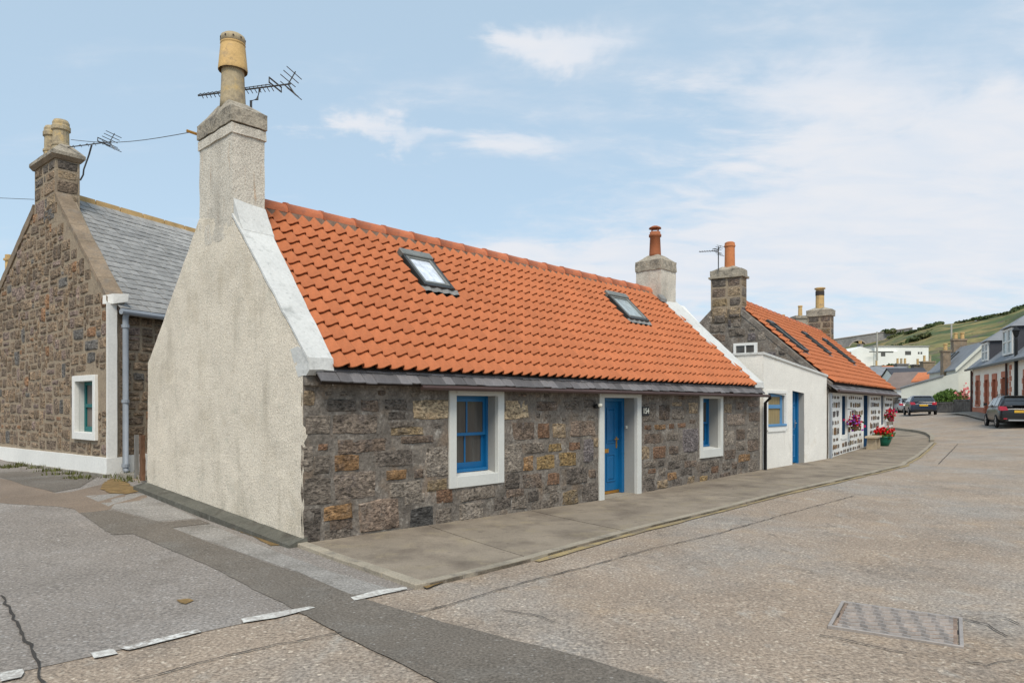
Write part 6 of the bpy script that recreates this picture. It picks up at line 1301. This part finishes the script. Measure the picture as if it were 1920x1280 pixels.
chim_only(1505, 604, 52, 'weathered stack with yellow pot rising behind the painted cottage', .9, .3, 1, 'cap_harl'); chim_only(1472, 606, 60, 'tiny cream pot showing above the painted cottage ridge', .4, -.2, 1, 'cap_harl')
# poles
for px, y0, y1, Y, lab in ((1784, 607, 668, 66, 'tall grey pole beside the pale house'), (1644.5, 622, 652, 140, 'thin pale pole in front of the far stone arch')):
    p = at(px, y1, Y); t = thing('pole', lab, 'pole', p); MB().lathe((p[0], p[1], p[2]-2.5), [(.09*Y/66, 0), (.07*Y/66, at(px, y0, Y)[2]-p[2]+2.5)], 8).build('shaft', 'pole', t)
# white building on the bank
fb_ = thing('white_building', 'long low white building on the grassy bank below the viaduct', 'building', at(1670, 676, 150)); Fw = Fr(at(1622, 678, 150), (1, 0, 0), (0, 1, 0)); s = 150/FPX
MB().box(Fw, 18*s, 119*s, 0, 7, -2, 28*s).build('wall', 'far_white', fb_); MB().box(Fw, 20*s, 60*s, -.6, -.02, -2, 19*s).build('front_extension', 'far_white', fb_); MB().box(Fw, 5*s, 50*s, -.7, -.61, 17.5*s, 19.3*s).build('gutter', 'glass', fb_)
MB().prism([Fw(-24*s, .5, -2), Fw(19*s, .5, -2), Fw(19*s, .5, 21*s), Fw(14*s, .5, 23*s), Fw(-7*s, .5, 29*s), Fw(-24*s, .5, 20*s)], [Fw(-24*s, 9, -2), Fw(19*s, 9, -2), Fw(19*s, 9, 21*s), Fw(14*s, 9, 23*s), Fw(-7*s, 9, 29*s), Fw(-24*s, 9, 20*s)]).build('gabled_wing', 'far_white', fb_)
MB().box(Fw, 15*s, 120*s, -.15, 7.1, 28*s+.002, 28*s+.25).build('roof', 'reveal', fb_)
for a, b, c, d, y in ((27, 35, 10, 17, -.65), (75, 86, 13, 20, -.05), (99, 102, 14.5, 18.5, -.05), (104, 107, 14.5, 18.5, -.05)): MB().box(Fw, a*s, b*s, y, y+.04, c*s, d*s).build('window', 'glass', fb_)
stack(fb_, Fw, -2*s, 3*s, 1.5, 3, 25*s, 34*s, 'viaduct', 2)
# railway viaduct
Yv = 330.; sv = Yv/FPX
va = thing('viaduct', 'old grey stone railway viaduct with round arches on the skyline', 'viaduct', at(1610, 660, Yv)); ov = np.array(at(1500, 690, Yv)); Fv = Fr(ov, (math.cos(R(-14)), math.sin(R(-14)), 0), (-math.sin(R(-14)), math.cos(R(-14)), 0))
def X_(px): return (px-1500)*sv*1.0
out = [(X_(1500), 0)]
for c, rad, spring in ((1556, 15, 28), (1600, 15, 34), (1651, 14, 38)):
    out.append((X_(c-rad), 0)); out += [(X_(c)-rad*sv*math.cos(a), (spring+ (rad*math.sin(a)+ (0)))*sv) for a in [math.pi*i/12 for i in range(13)]]; out.append((X_(c+rad), 0))
out += [(X_(1690), 0), (X_(1690), 70*sv), (X_(1500), 44*sv)]
MB().prism([Fv(x, 0, z) for x, z in out], [Fv(x, 9, z) for x, z in out]).build('arcade', 'viaduct', va)
for c, rad, spring in ((1600, 15, 34), (1651, 14, 38)):
    A_ = [math.pi*i/12 for i in range(13)]; m = MB()
    for a, b in zip(A_, A_[1:]): g = lambda a_, k, o: Fv(X_(c)-(rad+k)*sv*math.cos(a_), o, (spring+(rad+k)*math.sin(a_))*sv); m.hexa([g(a, 0, -.4), g(b, 0, -.4), g(b, 0, -.02), g(a, 0, -.02), g(a, 2, -.4), g(b, 2, -.4), g(b, 2, -.02), g(a, 2, -.02)])
    m.build('arch_ring', 'viaduct_ring', va)
MB().prism([Fv(X_(1500), -.3, 44*sv+.01), Fv(X_(1690), -.3, 70*sv+.01), Fv(X_(1690), -.3, 71.5*sv), Fv(X_(1500), -.3, 45.5*sv)], [Fv(X_(1500), 9.3, 44*sv+.01), Fv(X_(1690), 9.3, 70*sv+.01), Fv(X_(1690), 9.3, 71.5*sv), Fv(X_(1500), 9.3, 45.5*sv)]).build('parapet', 'viaduct_ring', va)
# hillside
sk = [(1300, 700, 420), (1480, 668, 440), (1560, 650, 420), (1600, 640, 400), (1630, 637, 380), (1650, 636, 350), (1672, 632, 310), (1700, 624, 300), (1730, 617, 290), (1760, 609, 280), (1790, 606, 275), (1825, 602, 268), (1850, 597, 262), (1880, 591, 256), (1905, 583, 250), (1930, 574, 245), (2000, 552, 240), (2120, 520, 235), (2300, 500, 230), (2600, 480, 220)]
V = []; Fc = []; m_ = 14; rh_ = random.Random(4)
px_ = []
for (a, b) in zip(sk, sk[1:]):
    n = max(1, int((b[0]-a[0])/12)); px_ += [tuple(a[k]+(b[k]-a[k])*i/n for k in range(3)) for i in range(n)]
px_.append(sk[-1])
for (px, py, Y) in px_:
    top = np.array(at(px, py, Y)); bot = np.array(at(px, 692, 128)) if px < 1900 else np.array(at(px, 700, 110))
    for j in range(m_+1):
        t_ = j/m_; q = bot*(1-t_)+top*t_; q[2] = bot[2]+(top[2]-bot[2])*(t_**1.15); nz = mnoise.noise(Vector(q)*.03)*2.2*t_*(1-t_)*3+mnoise.noise(Vector(q)*.12)*.7; q[2] += nz if j < m_ else 0; V.append(tuple(q))
    back = top+np.array([top[0]/top[1]*60, 60, -8]); V.append(tuple(back)); V.append((bot[0]*.97, bot[1]*.97, -4))
k_ = m_+3
for i in range(len(px_)-1):
    for j in range(m_+1): Fc.append((i*k_+j, (i+1)*k_+j, (i+1)*k_+j+1, i*k_+j+1))
    Fc.append((i*k_+k_-1, (i+1)*k_+k_-1, (i+1)*k_, i*k_))
obj('hill', V, Fc, 'grass', kind='structure', smooth=True)
def scrub(px, py, Y, w_, h_): p = at(px, py, Y); return (p[0], p[1], p[2], w_*Y/FPX, 3.5, h_*Y/FPX)
rq = random.Random(8); bl = []
for x0, y0, x1, y1, Y, n, w_, h_ in ((1658, 622, 1700, 621, 322, 9, 6, 4), (1672, 632, 1712, 622, 305, 10, 6, 4), (1700, 624, 1764, 610, 290, 16, 6, 3.5), (1736, 613, 1762, 606, 284, 8, 5, 3.5), (1690, 645, 1740, 625, 250, 14, 7, 3), (1816, 599, 1895, 588, 262, 20, 5, 3.5), (1890, 588, 1935, 570, 250, 16, 6, 5), (1798, 604, 1826, 600, 272, 6, 5, 2.5), (1640, 655, 1690, 648, 210, 10, 6, 2.5)):
    for i in range(n): t_ = rq.random(); bl.append(scrub(x0+(x1-x0)*t_, y0+(y1-y0)*t_+rq.uniform(-1, 1.5), Y, w_*rq.uniform(.35, 1.2), h_*rq.uniform(.25, 1.15)))
for i in range(150):
    t_ = rq.random(); s_ = rq.random(); px = 1650+270*t_; top_ = np.interp(px, [k[0] for k in sk], [k[1] for k in sk]); py = top_+ (690-top_)*s_; Yy = np.interp(px, [k[0] for k in sk], [k[2] for k in sk])*(1-s_)+125*s_
    if mnoise.noise((px*.02, py*.05, 2.0)) > .02: q = scrub(px, py+1, Yy, rq.uniform(1.5, 4), rq.uniform(.5, 1.3)); bl.append(q)
for i in range(14): bl.append(scrub(1580+i*6, 668-i*1.2, 372, 5, 12))  # clumps added behind the viaduct arches so their openings look dark
foliage('scrub', bl, 22000, .55, 'leaf_dark', kind='stuff', seed=12, label='dark green scrub on the hill, with clumps added behind the arches to darken them')
